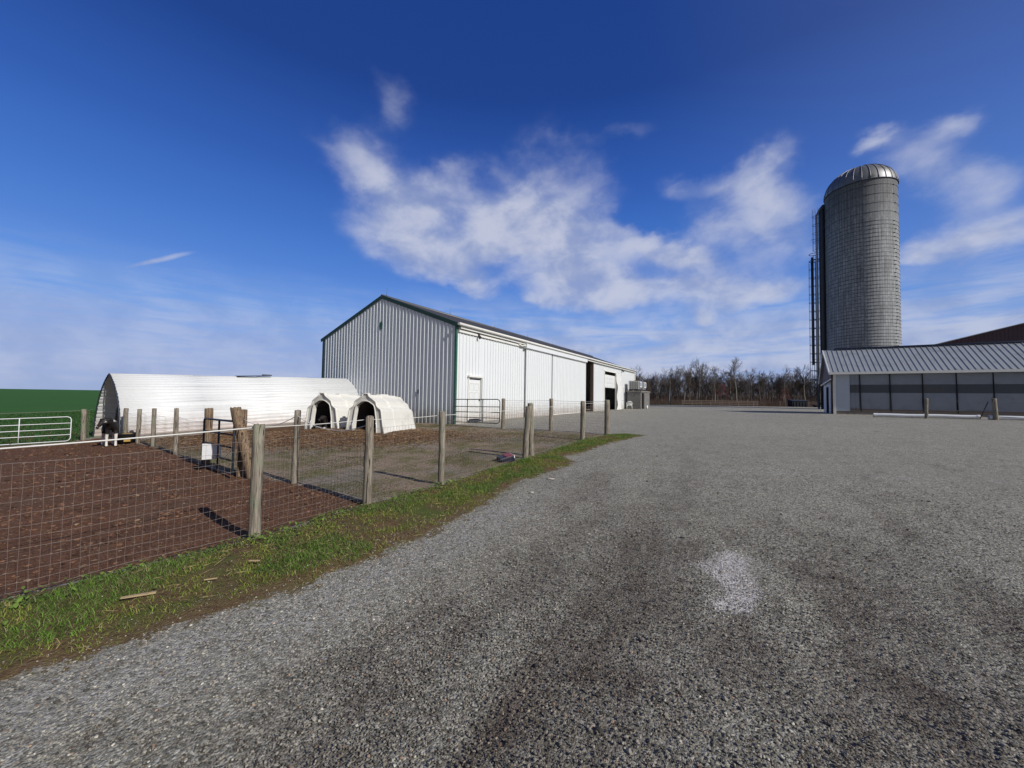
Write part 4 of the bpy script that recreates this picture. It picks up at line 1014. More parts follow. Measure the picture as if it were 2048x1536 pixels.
# ------------------------------------------------------------------ curtain-sided shed, red barn behind it
def build_shed():
    S = (25.06, 29.94); rot = math.atan2(-.526, .85); L = 24.
    t = thing('curtain_shed', 'low shed with grey metal roof and roll-up curtain wall under the silo', 'shed', (*S, .70), rot)
    W, E, PKY, PKZ, BZ = 4.75, 3.98, 2.65, 5.98, 3.40
    # front wall: post, pale panel, concrete plinth, curtain bays with a dark mesh band
    mb = MB(); mb.box2((-.02, -.02, .4), (.14, .14, 3.8)); mb.build('corner_post', M['white_trim'], t)
    mb = MB(); sheet(mb, [(.14, 0), (.96, 0)], lambda s, o, z: (s, .02, z), .98, 3.8); mb.box2((.16, .0, 3.5), (.95, .018, 3.53)); mb.build('end_panel', M['shed_panel'], t)
    mb = MB(); mb.box2((.10, .04, .2), (L, .35, 1.1)); mb.build('plinth_wall', M['concrete'], t)
    # dairy interior wall behind the curtain
    xs = [.96, 1.55, 3.22, 4.92, 6.58, 8.27, 9.96, 11.65, 13.3, 15.0, 16.7, 18.4, 20.1, 21.8, L]
    for i, (a, b) in enumerate(zip(xs[:-1], xs[1:])):
        mb = MB(); nu = 10; vs = []; fs = []
        zz = [1.1, 1.6, 2.0, 2.38, 3.0, 3.3, 3.62, 3.8]
        for z in zz:
            for k in range(nu+1):
                x = a+.02+(b-a-.04)*k/nu; vs.append((x, .06+.02*math.sin(k*1.3+i)+.022*math.sin(z*6+i*2)+.012*math.sin(z*11+k*.4), z))
        lo = [(r*(nu+1)+k, r*(nu+1)+k+1, (r+1)*(nu+1)+k+1, (r+1)*(nu+1)+k) for r in range(len(zz)-1) for k in range(nu) if r != 3]
        md = [(r*(nu+1)+k, r*(nu+1)+k+1, (r+1)*(nu+1)+k+1, (r+1)*(nu+1)+k) for r in (3,) for k in range(nu)]
        mb.add(vs, lo, True); cu = mb.build('curtain', M['curtain'], t)
        r0 = 3*(nu+1); mb = MB(); mb.add(vs[r0:r0+2*(nu+1)], [(k, k+1, nu+2+k, nu+1+k) for k in range(nu)], True); mb.build('mesh_band', M['curtain_band'], cu)
        if i: 
            mb = MB(); mb.poly([(a+.05, .02, 1.0), (a+.03, .0, 2.), (a-.01, .02, 3.8)], .028, 6); mb.build('curtain_strap', M['black'], t)
    mb = MB(); mb.box2((.96, -.0, 1.08), (L, .03, 1.16)); mb.build('curtain_rail', M['rail_wood'], t)
    # roof slopes with standing ribs
    mb = MB(); ov = .28
    def rs(s, o, f): y = -.30+(PKY+.30)*f; z = E-.02+(PKZ-E+.02)*f; return (s, y-o*.6, z+o*.8)
    def rb(s, o, f): y = PKY+(W+.3-PKY)*f; z = PKZ+(BZ-PKZ)*f; return (s, y+o*.6, z+o*.8)
    for fn in (rs, rb):
        pr = ribs(-ov, L+ov, .31, .03, .014, .04)
        for (s, o), (s2, o2) in zip(pr[:-1], pr[1:]): mb.quad(fn(s, o, 0), fn(s2, o2, 0), fn(s2, o2, 1), fn(s, o, 1))
        mb.quad(fn(-ov, -.05, 0), fn(L+ov, -.05, 0), fn(L+ov, -.05, 1), fn(-ov, -.05, 1))
    r = mb.build('roof', M['shed_roof'], t)
    mb = MB(); mb.poly([(-ov+.7, PKY, PKZ+.04), (L+ov, PKY, PKZ+.04)], .11, 6); mb.build('ridge_cap', M['steel_dark'], r)
    mb = MB(); mb.box2((-.28, -.42, E-.20), (L, -.27, E-.02)); mb.build('gutter', M['white_trim'], t)
    mb = MB(); mb.box2((-.2, -.27, E-.16), (L, .0, E-.13)); mb.box2((.0, -.02, 3.78), (L, .06, E-.16)); mb.build('soffit', M['black'], t)
    # gable end: red boards above, white wall with a doorway below
    mb = MB(); mb.add([(-.14, -.05, E-.08), (-.14, PKY, PKZ-.06), (-.14, W, BZ+.02), (-.14, W, BZ-.25), (-.14, .0, E-.55)], [(0, 1, 2, 3, 4)]); g = mb.build('red_gable', M['red_siding'], t)
    mb = MB()
    for a, b in (((-ov-.02, -.32, E-.03), (-ov-.02, PKY, PKZ+.02)), ((-ov-.02, PKY, PKZ+.02), (-ov-.02, W+.3, BZ-.0))):
        a = Vector(a); b = Vector(b); d = b-a; mb.box((a+b)/2-Vector((0, 0, .08)), (.05, d.length, .20), Matrix.Rotation(math.atan2(d.z, d.y), 3, 'X'))
    mb.build('rake_board', M['white_trim'], t)
    mb = MB(); a = Vector((-.17, -.05, E-.56)); b = Vector((-.17, W, BZ-.28)); d = b-a; mb.box((a+b)/2, (.05, d.length, .09), Matrix.Rotation(math.atan2(d.z, d.y), 3, 'X')); mb.build('gable_board', M['white_trim'], t)
    mb = MB(); sheet(mb, [(.9, 0), (2.2, 0)], lambda s, o, z: (.0, s, z), .4, 3.4); sheet(mb, [(3.4, 0), (W, 0)], lambda s, o, z: (.0, s, z), .4, 3.25); sheet(mb, [(2.2, 0), (3.4, 0)], lambda s, o, z: (.0, s, z), 2.9, 3.4); mb.build('gable_wall', M['shed_panel'], t)
    mb = MB(); mb.box2((-.06, .72, .4), (.06, .88, 3.4)); mb.build('door_post_or_gap', M['old_post'], t)
    mb = MB(); mb.quad((.0, W, .3), (L, W, .3), (L, W, BZ), (.0, W, BZ)); mb.quad((L, 0, .3), (L, W, .3), (L, W, BZ), (L, 0, E)); mb.build('back_wall', M['shed_panel'], t)
    # red barn
    t = thing('red_barn', 'dark red barn gable with low grey roof behind the curtain shed', 'barn', (82.6, 62, .5), math.atan2(-.526, .85))
    zb = .5; EW, PH, EH = 13.0, 14.75, 11.1; DL = 26
    mb = MB(); f = lambda s, o, z: (s, -o, z)
    sheet(mb, ribs(-EW, EW, .45, .05, .03, .03), f, zb, lambda s: EH+(PH-EH)*(1-abs(s)/EW)); mb.build('gable_wall', M['red_siding'], t)
    mb = MB()
    for s in (-1, 1): sheet(mb, [(0, 0), (DL, 0)], lambda q, o, z, s=s: (s*EW, q, z), zb, EH)
    mb.build('side_wall', M['red_siding'], t)
    mb = MB()
    for s in (-1, 1):
        a = (s*(EW+.5), -.5, EH-.1); b = (0, -.5, PH+.08); c = (0, DL, PH+.08); d = (s*(EW+.5), DL, EH-.1)
        mb.quad(a, b, c, d); mb.quad(*[(p[0], p[1], p[2]+.12) for p in (a, b, c, d)]); mb.quad(a, b, (b[0], b[1], b[2]+.12), (a[0], a[1], a[2]+.12))
    mb.build('roof', M['shed_roof'], t)
build_shed()
# posts and wire in front of the shed, white pipes on the ground
t = thing('yard_wire_fence', 'two crooked weathered posts with two strands of wire before the curtain shed', 'fence', (25.19, 23.39, g1(25.19, 23.39)))
post_mb(25.19, 23.39, 1.24, .085, (.02, 0), 12, seed=91).build('post', M['post'], t, True)
post_mb(27.5, 21.87, 1.24, .105, (-.02, .03), 12, seed=92).build('post', M['post'], t, True)
for h in (1.08, .52):
    A = Vector((25.19, 23.39, g1(25.19, 23.39)+h)); B = Vector((27.5, 21.87, g1(27.5, 21.87)+h)); C = Vector((33.2, 18.3, g1(30, 18.3)+h))
    rope([A, B, C], .02, .012).build('wire', M['galv'], t, True)
mb = MB(); mb.poly([(27.3, 22.05, g1(27.3, 22)+1.02), (27.0, 22.2, g1(27, 22)+.05)], .02, 6); mb.build('brace', M['black'], t, True)
def pipe(label, a, b, r):
    mb = MB(); A = Vector((*a, g1(*a)+r+.02)); B = Vector((*b, g1(*b)+r+.02)); d = (B-A).normalized()
    n = 9; mb.poly([A.lerp(B, i/n)+Vector((0, 0, .012*math.sin(i*1.4))) for i in range(n+1)], r, 14, cap=False)
    mb.poly([A-d*.02, A+d*.22], r*1.12, 14, cap=False); mb.poly([B-d*.1, B+d*.02], r*1.12, 14, cap=False)
    mb.poly([A+d*.02, B-d*.02], r*.9, 12, cap=False)
    tag(mb.build('drain_pipe', M['white_pipe']), label, 'pipe', 'white pipes on the gravel')
pipe('long white plastic pipe on the gravel behind the first crooked post', (23.6, 25.1), (27.45, 22.6), .115)
pipe('white plastic pipe lying to the right of the second crooked post', (27.4, 22.1), (33.5, 18.5), .115)

# ------------------------------------------------------------------ block hut with tank, chair
def build_hut():
    u = Vector((.525, .851)); v = Vector((.851, -.525))       # along the barn, out from the wall
    o = Vector((12.95, 43.1)); zb = g1(*o)
    t = thing('block_hut', 'small grey concrete block hut with a doorway beside the barn end', 'hut', (*o, zb-.1), math.atan2(v.y, v.x))
    # local x = out from the barn (towards right), y = along the barn
    W, D, H = 1.45, 4.4, 1.92+zb; z0 = zb-.1
    mb = MB(); mb.box2((0, 0, z0), (W, .2, H)); mb.box2((0, .2, z0), (.2, D, H)); mb.box2((W-.2, .2, z0), (W, .45, H)); mb.box2((W-.2, 1.75, z0), (W, D-.2, H)); mb.box2((.2, D-.2, z0), (W, D, H)); mb.box2((W-.2, .45, H-.12), (W, 1.75, H)); mb.build('wall', M['block'], t)
    mb = MB(); mb.box2((-.08, -.08, H+.002), (W+.08, D+.08, H+.12)); mb.build('roof_slab', M['concrete'], t)
    mb = MB(); mb.box2((W-.05, .40, z0), (W+.02, .46, H-.12)); mb.build('door_frame', M['rail_wood'], t)
    rz = t.rotation_euler.z; top = H+.122
    def tank(y0, label):
        k = thing('liquid_tank', label, 'tank', (o.x+v.x*.08+u.x*y0, o.y+v.y*.08+u.y*y0, top), rz, 'white caged liquid tanks on the hut')
        A, B, Hh = 1.2, 1.35, 1.12
        mb = MB(); mb.box2((0, 0, top+.1), (A, B, top+.14)); mb.build('pallet', M['steel_dark'], k)
        for y in (.0, B/2-.07, B-.14):
            for x in (0, A/2-.07, A-.14): mb = MB(); mb.box2((x, y, top), (x+.14, y+.14, top+.1)); mb.build('pallet_foot', M['steel_dark'], k)
        mb = MB(); mb.box2((.05, .05, top+.145), (A-.05, B-.05, top+Hh)); b = mb.build('bottle', M['tank'], k); bv = b.modifiers.new('b', 'BEVEL'); bv.width = .09; bv.segments = 3
        mb = MB()
        for i in range(7):
            x = .02+(A-.04)*i/6; mb.poly([(x, .02, top+.14), (x, .02, top+Hh)], .014, 5); mb.poly([(x, B-.02, top+.14), (x, B-.02, top+Hh)], .014, 5)
            y = .02+(B-.04)*i/6; mb.poly([(A-.02, y, top+.14), (A-.02, y, top+Hh)], .014, 5); mb.poly([(.02, y, top+.14), (.02, y, top+Hh)], .014, 5)
        for i in range(5):
            z = top+.16+(Hh-.18)*i/4; mb.poly([(.02, .02, z), (A-.02, .02, z), (A-.02, B-.02, z), (.02, B-.02, z)], .014, 5, closed=True)
        mb.build('cage', M['steel_dark'], k)
        mb = MB(); mb.box2((A-.005, .2, top+.4), (A+.015, B-.2, top+1.02)); mb.build('sign_plate', M['paper'], k)
        mb = MB(); mb.box2((A+.016, .35, top+.5), (A+.022, B-.45, top+.94)); mb.build('label_panel', M['label_blue'], k)
        mb = MB(); mb.poly([(A/2, B/2, top+Hh), (A/2, B/2, top+Hh+.06)], .1, 12); mb.build('lid', M['rubber'], k)
    tank(.15, 'nearer white caged liquid tank on the block hut roof'); tank(2.2, 'farther white caged liquid tank at the back of the block hut roof')
    # white garden chair, back turned to the camera
    p = Vector((12.72, 41.6)); z = g1(*p); c = thing('garden_chair', 'white plastic garden chair standing in front of the block hut', 'chair', (*p, z), R_(-15))
    mb = MB(); nu = 9; vs = []; fs = []
    for i, zz in enumerate((.42, .55, .68, .80, .88)):
        w = (.25, .26, .265, .24, .14)[i]
        for j in range(nu): x = -w+2*w*j/(nu-1); vs.append((x, -.22-.10*i/4+.06*(x/.26)**2, z+zz))
    for i in range(4):
        for j in range(nu-1):
            if not (i in (1, 2) and j in (1, 4, 6)): fs.append((i*nu+j, i*nu+j+1, (i+1)*nu+j+1, (i+1)*nu+j))
    mb.add(vs, fs, True); o_ = mb.build('backrest', M['chair'], c); so = o_.modifiers.new('s', 'SOLIDIFY'); so.thickness = .018
    mb = MB(); mb.box2((-.25, -.22, z+.40), (.25, .24, z+.43)); mb.build('seat', M['chair'], c)
    for sx in (-1, 1):
        for sy in (-1, 1):
            mb = MB(); mb.poly([(sx*.24, sy*.22, z+.42), (sx*.29, sy*.27, z)], [.028, .022], 6); mb.build('leg', M['chair'], c)
        mb = MB(); mb.poly([(sx*.27, -.26, z+.72), (sx*.30, -.05, z+.66), (sx*.30, .2, z+.64), (sx*.28, .25, z+.42)], .028, 6); mb.build('armrest', M['chair'], c)
    # white jug by the doorway
    q = o+v*1.62+u*(.1); q = o+v*2.0+u*.55; mb = MB(); zz = g1(*q); mb.poly([(q.x, q.y, zz), (q.x, q.y, zz+.3), (q.x, q.y, zz+.38), (q.x, q.y, zz+.42)], [.11, .11, .05, .04], 10); tag(mb.build('jug', M['chair']), 'white plastic jug standing by the block hut doorway', 'jug')
build_hut()

# ------------------------------------------------------------------ small things in the pen and on the verge
def tub(x, y):
    z = g1(x, y); t = thing('feed_tub', 'black rubber feed tub with yellow feed by the shelter fence', 'tub', (x, y, z-.03))
    mb = MB(); n = 24; prof = [(.24, 0), (.29, .30), (.32, .32), (.32, .35), (.28, .34), (.22, .03)]; vs = []; fs = []
    for r, h in prof:
        for j in range(n): vs.append((r*math.cos(2*math.pi*j/n), r*math.sin(2*math.pi*j/n), z-.03+h))
    for i in range(len(prof)-1):
        for j in range(n): fs.append((i*n+j, i*n+(j+1) % n, (i+1)*n+(j+1) % n, (i+1)*n+j))
    fs.append(tuple(range(n))[::-1]); fs.append(tuple(5*n+j for j in range(n))); mb.add(vs, fs, True); mb.build('shell', M['rubber'], t)
    mb = MB(); mb.poly([(0.0, 0, z+.2), (.0, 0, z+.31)], [.24, .12], 12); mb.build('feed', M['yellow'], t)
    mb = MB(); mb.box((.225, -.225, z+.10), (.16, .03, .08), Matrix.Rotation(R_(45), 3, 'Z')); mb.build('yellow_tag', M['yellow'], t)
tub(-13.02, 13.1)
def crate():
    x, y = -.12, 8.72; z = t1(x, y); t = thing('mineral_block', 'dark blue block with a red top lying tilted by the fence post pair', 'block', (x, y, z), R_(25))
    rt = Matrix.Rotation(R_(-12), 3, 'Y') @ Matrix.Rotation(R_(6), 3, 'X')
    def bx(c, sz):
        mb = MB(); mb.box(Vector((0, 0, z+.06))+rt @ Vector(c), sz, rt); return mb
    b = bx((0, 0, 0), (.34, .26, .13)).build('block_body', M['blue_crate'], t); bv = b.modifiers.new('b', 'BEVEL'); bv.width = .012; bv.segments = 2
    bx((.06, 0, .071), (.16, .262, .012)).build('red_top', M['red_plastic'], t)
    bx((.165, 0, .03), (.02, .264, .06)).build('pale_end', M['white_trim'], t)
crate()
def slab(name, label, cat, x, y, sz, rot, m, tilt=0., seed=1, z=.0):
    rnd = random.Random(seed); mb = MB(); r = Matrix.Rotation(R_(rot), 3, 'Z') @ Matrix.Rotation(tilt, 3, 'Y')
    mb.box((x, y, g1(x, y)+sz[2]/2+z), sz, r); mb.v = [tuple(c+rnd.uniform(-1, 1)*min(sz)*.25 for c in v) for v in mb.v]
    return tag(mb.build(name, m), label, cat)
M['split_wood'] = mat('split_pale_wood', (.46, .34, .19), .8, var=.25, vscale=8)
slab('wood_splinter', 'largest pale split board lying in the grass verge', 'board', -2.85, 3.02, (.20, .024, .010), 33, M['split_wood'], .03, 1, .055)
slab('wood_splinter', 'short yellow wood splinter in the grass beside the pale board', 'board', -2.5, 3.28, (.09, .012, .006), 25, M['split_wood'], .03, 2, .05)
slab('wood_splinter', 'thin pale splinter on the verge nearest the wire fence', 'board', -2.36, 3.62, (.09, .014, .006), 10, M['split_wood'], .05, 3, .05)
M['white_stone'] = mat('pale_stone', (.46, .42, .36), .8, var=.2, vscale=12, bump=.4)
def rock(label, x, y, r, seed, m='white_stone', flat=.5):
    rnd = random.Random(seed); mb = MB(); n, k = 10, 6; vs = []; fs = []
    for i in range(1, k):
        a = math.pi*i/k
        for j in range(n):
            b = 2*math.pi*j/n; q = r*rnd.uniform(.75, 1.1); vs.append((x+q*math.sin(a)*math.cos(b)*1.3, y+q*math.sin(a)*math.sin(b), g1(x, y)+r*flat*.7+q*math.cos(a)*flat))
    for i in range(k-2):
        for j in range(n): fs.append((i*n+j, i*n+(j+1) % n, (i+1)*n+(j+1) % n, (i+1)*n+j))
    fs += [tuple(range(n))[::-1], tuple((k-2)*n+j for j in range(n))]; mb.add(vs, fs)
    return tag(mb.build('rock', M[m]), label, 'stone')
rock('white broken stone lying on the gravel past the grass edge', .72, 6.95, .055, 3, flat=.35)
rock('small flat white stone on the gravel edge of the verge', .33, 6.05, .03, 4)
rock('white stone at the foot of the wire mesh in the pen', -2.62, 3.95, .03, 5)
M['tan_chip'] = mat('tan_wood_chip', (.42, .27, .17), .8, var=.2, vscale=20)
slab('wood_chip', 'small tan wood chip on the dark gravel in the foreground', 'wood chip', 1.12, 1.62, (.05, .018, .012), -20, M['tan_chip'], .1, 8, .01)

# ------------------------------------------------------------------ far things: woods, board fence, dumpster
def tree_mesh(seed, H, spread=1.0, thin=False):
    r = np.random.default_rng(seed); tv, tt = [], []; cv, ct = [], []
    def tube(V, T, pts, rads, n):
        b = len(V)
        for p, rad in zip(pts, rads):
            for j in range(n): a = 2*math.pi*j/n; V.append((p[0]+rad*math.cos(a), p[1]+rad*math.sin(a), p[2]))
        for i in range(len(pts)-1):
            for j in range(n):
                a, b2, c, d = b+i*n+j, b+i*n+(j+1) % n, b+(i+1)*n+(j+1) % n, b+(i+1)*n+j
                T.append((a, b2, c)); T.append((a, c, d))
    k = 9; pts = []; x = y = 0.; r0 = H*.0125+.04
    for i in range(k+1):
        f = i/k; pts.append((x, y, f*H*.93)); x += r.normal(0, .13); y += r.normal(0, .13)
    rads = [r0*(1-.86*i/k) for i in range(k+1)]
    tube(tv, tt, pts, rads, 7)
    def at(f): q = f*k; i = min(int(q), k-1); g = q-i; return np.array(pts[i])*(1-g)+np.array(pts[i+1])*g
    def branch(p, d, ln, rad, lvl):
        d = d/np.linalg.norm(d); P = [p]; q = p.copy(); dd = d.copy(); m = 3 if lvl < 2 else 2
        for i in range(m):
            dd = dd+r.normal(0, .16, 3)+np.array([0, 0, .10]); dd /= np.linalg.norm(dd); q = q+dd*ln/m; P.append(q.copy())
        tube(cv, ct, P, [rad*(1-.7*i/m) for i in range(m+1)], 4 if lvl == 0 else 3)
        if lvl < 3:
            nb = (7, 6, 4)[lvl] if not thin else (5, 4, 3)[lvl]
            for i in range(nb):
                f = .25+.75*(i+r.random())/nb; j = min(int(f*m), m-1); g = f*m-j
                s = P[j]*(1-g)+P[j+1]*g
                nd = dd+r.normal(0, .55, 3)+np.array([0, 0, .15]); branch(s, nd, ln*(.42+.25*r.random()), max(rad*.45, .013), lvl+1)
    nb = 15 if not thin else 10
    for i in range(nb):
        f = .34+.63*(i+r.random()*.8)/nb; a = r.random()*2*math.pi+i*2.4
        up = .35+.9*f; branch(at(f), np.array([math.cos(a), math.sin(a), up]), H*(.30-.17*f)*spread*(.75+.5*r.random()), r0*(.42-.22*f), 0)
    return (np.array(tv), np.array(tt)), (np.array(cv), np.array(ct))
def build_woods():
    protos = []
    kinds = [(15, 1.0, False), (13, 1.15, False), (12, 1.1, False), (17, .8, True), (14, .9, False), (11, 1.2, False)]
    for i, (H, s, th) in enumerate(kinds):
        (tv, tt), (cv, ct) = tree_mesh(100+i, H, s, th)
        t = thing('bare_tree', '', 'tree')
        o = tri_mesh('trunk', tv, tt, M['pale_bark'] if i % 2 == 0 else M['bark'], parent=t, smooth=True); c = tri_mesh('crown', cv, ct, M['twig'], parent=t)
        protos.append(t)
    r = random.Random(5); first = [True]*6; grp = 'bare trees of the wood line'
    lab = {0: 'bare leafless tree in the dense wood line behind the yard', 3: 'taller thin bare tree rising above the wood line'}
    spots = []
    for row, (Y, step) in enumerate(((132, 1.8), (137, 2.0), (143, 2.3), (151, 2.6), (160, 2.8), (170, 3.0))):
        x = 44*Y/135
        while x < 124*Y/135:
            spots.append((x+r.uniform(-.9, .9), Y+r.uniform(-2.2, 2.2), row)); x += step*r.uniform(.75, 1.3)
    for n, (x, y, row) in enumerate(spots):
        k = r.choice((0, 1, 2, 4, 5, 0, 1, 2, 4, 5, 3)); sc_ = r.uniform(.62, .9)*(1.0 if k != 3 else .85)
        gap = math.sin(x*.21)+.6*math.sin(x*.53+1); sc_ *= 1+.09*gap
        if first[k]: t = protos[k]; first[k] = False; t.location = (x, y, g1(x, y)-.1); t.rotation_euler = (0, 0, r.uniform(0, 6.28)); t.scale = (sc_,)*3
        else: t = dup(protos[k], (x, y, g1(x, y)-.1), r.uniform(0, 6.28), None, sc_)
        t['label'] = 'bare leafless tree in the dense wood line behind the yard' if k != 3 else 'thin sparse bare tree in the wood line behind the yard'; t['group'] = grp if k != 3 else 'thin bare trees of the wood line'
    # a few that stand out
    def special(k, x, y, s, label, tw=None):
        t = dup(protos[k], (x, y, g1(x, y)-.1), r.uniform(0, 6), label, s)
        if 'group' in t: del t['group']
        if tw:
            for ch in t.children:
                if ch.name.startswith('crown'): ch.data = ch.data.copy(); ch.data.materials[0] = tw
    special(3, 60.7, 131, .92, 'tallest thin bare tree at left of the wood line, first of a close pair')
    special(3, 63.4, 131, .95, 'thin bare tall tree standing just right of the first of the close pair')
    special(0, 76.5, 131, 1.02, 'pale forked bare tree rising above the middle of the wood line')
    special(5, 69.0, 126, .62, 'small bare tree with reddish twigs in front of the wood line', M['red_twig'])
    special(5, 89.5, 126, .5, 'reddish budded sapling before the right part of the wood line', M['red_twig'])
    # undergrowth, one mass
    N = 70000; Y = 127+75*rng.random(N)**1.2; X = (43+85*rng.random(N))*Y/135; Z = gz(X, Y)-.05
    h = .6+2.4*rng.random(N)**1.6+np.clip((Y-132)/40, 0, 1)*6.5*rng.random(N)**1.5; dx = rng.normal(0, .16, N)*h; dy = rng.normal(0, .14, N)*h; w = .025+.03*rng.random(N)
    a = np.stack([X-w, Y, Z], -1); b = np.stack([X+w, Y, Z], -1); c = np.stack([X+dx, Y+dy, Z+h], -1)
    V = np.stack([a, b, c], 1).reshape(-1, 3); T = np.arange(N*3).reshape(-1, 3)
    cc = np.array([.07, .05, .04])*(.4+rng.random((N, 1))); red = rng.random(N) < .18; cc[red] = cc[red]*np.array([1.3, .65, .65])
    stuff(tri_mesh('undergrowth', V, T, M['straw_attr'], np.repeat(cc, 3, 0)), 'brown brush and saplings filling the foot of the wood', 'undergrowth')
    # litter on the wood floor is part of the meadow; board fence in front
    t = thing('board_fence', 'weathered three rail wooden fence in front of the wood line', 'fence', (58, 108, g1(58, 108)))
    for i in range(9):
        x = 48+i*2.6; y = 108; z = g1(x, y); mb = MB(); mb.box2((x-.08, y-.08, z-.1), (x+.08, y+.08, z+1.5)); mb.build('post', M['rail_wood'], t, True)
    for h in (.5, .95, 1.38):
        mb = MB(); mb.box2((47.6, 107.82, g1(58, 108)+h), (69.2, 107.88, g1(58, 108)+h+.13)); mb.build('rail', M['rail_wood'], t, True)
    t = thing('wire_fence', 'sparse wooden post fence in front of the right part of the wood', 'fence', (85, 112, g1(85, 112)))
    for i, (x, h) in enumerate([(68.5, 2.1), (70.0, 1.5), (78, 1.6), (80, 1.7), (83, 1.9), (86, 1.5), (89, 1.7), (92, 2.1), (95, 1.4), (99, 1.6), (103, 1.6)]):
        y = 112-.5*(i % 2); post_mb(x, y, h, .13, (r.uniform(-.05, .05), 0), 8, seed=200+i).build('post', M['rail_wood'], t, True)
    for h in (.6, 1.1, 1.45):
        mb = MB(); mb.poly([(78, 111.8, g1(80, 112)+h), (103, 111.8, g1(100, 112)+h)], .025, 4); mb.build('rail', M['rail_wood'], t, True)
    mb = MB(); x, y = 44.6, 108.; z = g1(x, y); mb.poly([(x, y, z-.2), (x, y, z+4.2)], .09, 8); mb.poly([(x, y, z+4.1), (x+.5, y, z+4.35)], .06, 6); tag(mb.build('utility_post', M['steel_dark']), 'slim dark pole standing in the far meadow before the trees', 'pole')
    # dumpster and a low machine by the silo
    x, y = 76.5, 103.; z = g1(x, y); t = thing('dumpster', 'dark blue steel dumpster standing far off before the trees', 'dumpster', (x, y, z))
    mb = MB(); mb.add([(-1.9, -.8, z+.15), (1.9, -.8, z+.15), (2.1, -.9, z+1.75), (-2.1, -.9, z+1.75), (-1.9, .9, z+.15), (1.9, .9, z+.15), (2.1, .9, z+2.0), (-2.1, .9, z+2.0)], [(0, 1, 2, 3), (5, 4, 7, 6), (4, 0, 3, 7), (1, 5, 6, 2), (0, 4, 5, 1)]); mb.build('bin', M['dumpster'], t)
    mb = MB(); mb.quad((-2.15, -.95, z+1.78), (2.15, -.95, z+1.78), (2.15, .95, z+2.04), (-2.15, .95, z+2.04)); mb.box2((-2.15, -1.0, z+1.7), (2.15, -.93, z+1.79)); mb.build('lid', M['black'], t)
    for i in range(5): mb = MB(); xx = -1.6+i*.8; mb.box2((xx-.05, -.97, z+.2), (xx+.05, -.86, z+1.7)); mb.build('stiffener', M['dumpster'], t)
    x, y = 80.8, 101.; z = g1(x, y); t = thing('farm_trailer', 'low dark farm trailer parked right of the dumpster', 'trailer', (x, y, z))
    mb = MB(); mb.box2((-1.9, -.8, z+.55), (1.9, .8, z+.75)); mb.build('bed', M['dumpster'], t)
    mb = MB(); mb.poly([(-1.9, 0, z+.6), (-3.4, 0, z+.45)], .06, 6); mb.build('drawbar', M['dumpster'], t)
    for sx in (-.5, .6):
        for sy in (-.9, .9): mb = MB(); mb.poly([(sx, sy-.12, z+.4), (sx, sy+.12, z+.4)], .4, 16); mb.build('wheel', M['rubber'], t)
    mb = MB(); mb.box2((.5, -.7, z+.752), (1.7, .7, z+1.35)); mb.build('load_box', M['black'], t)
build_woods()

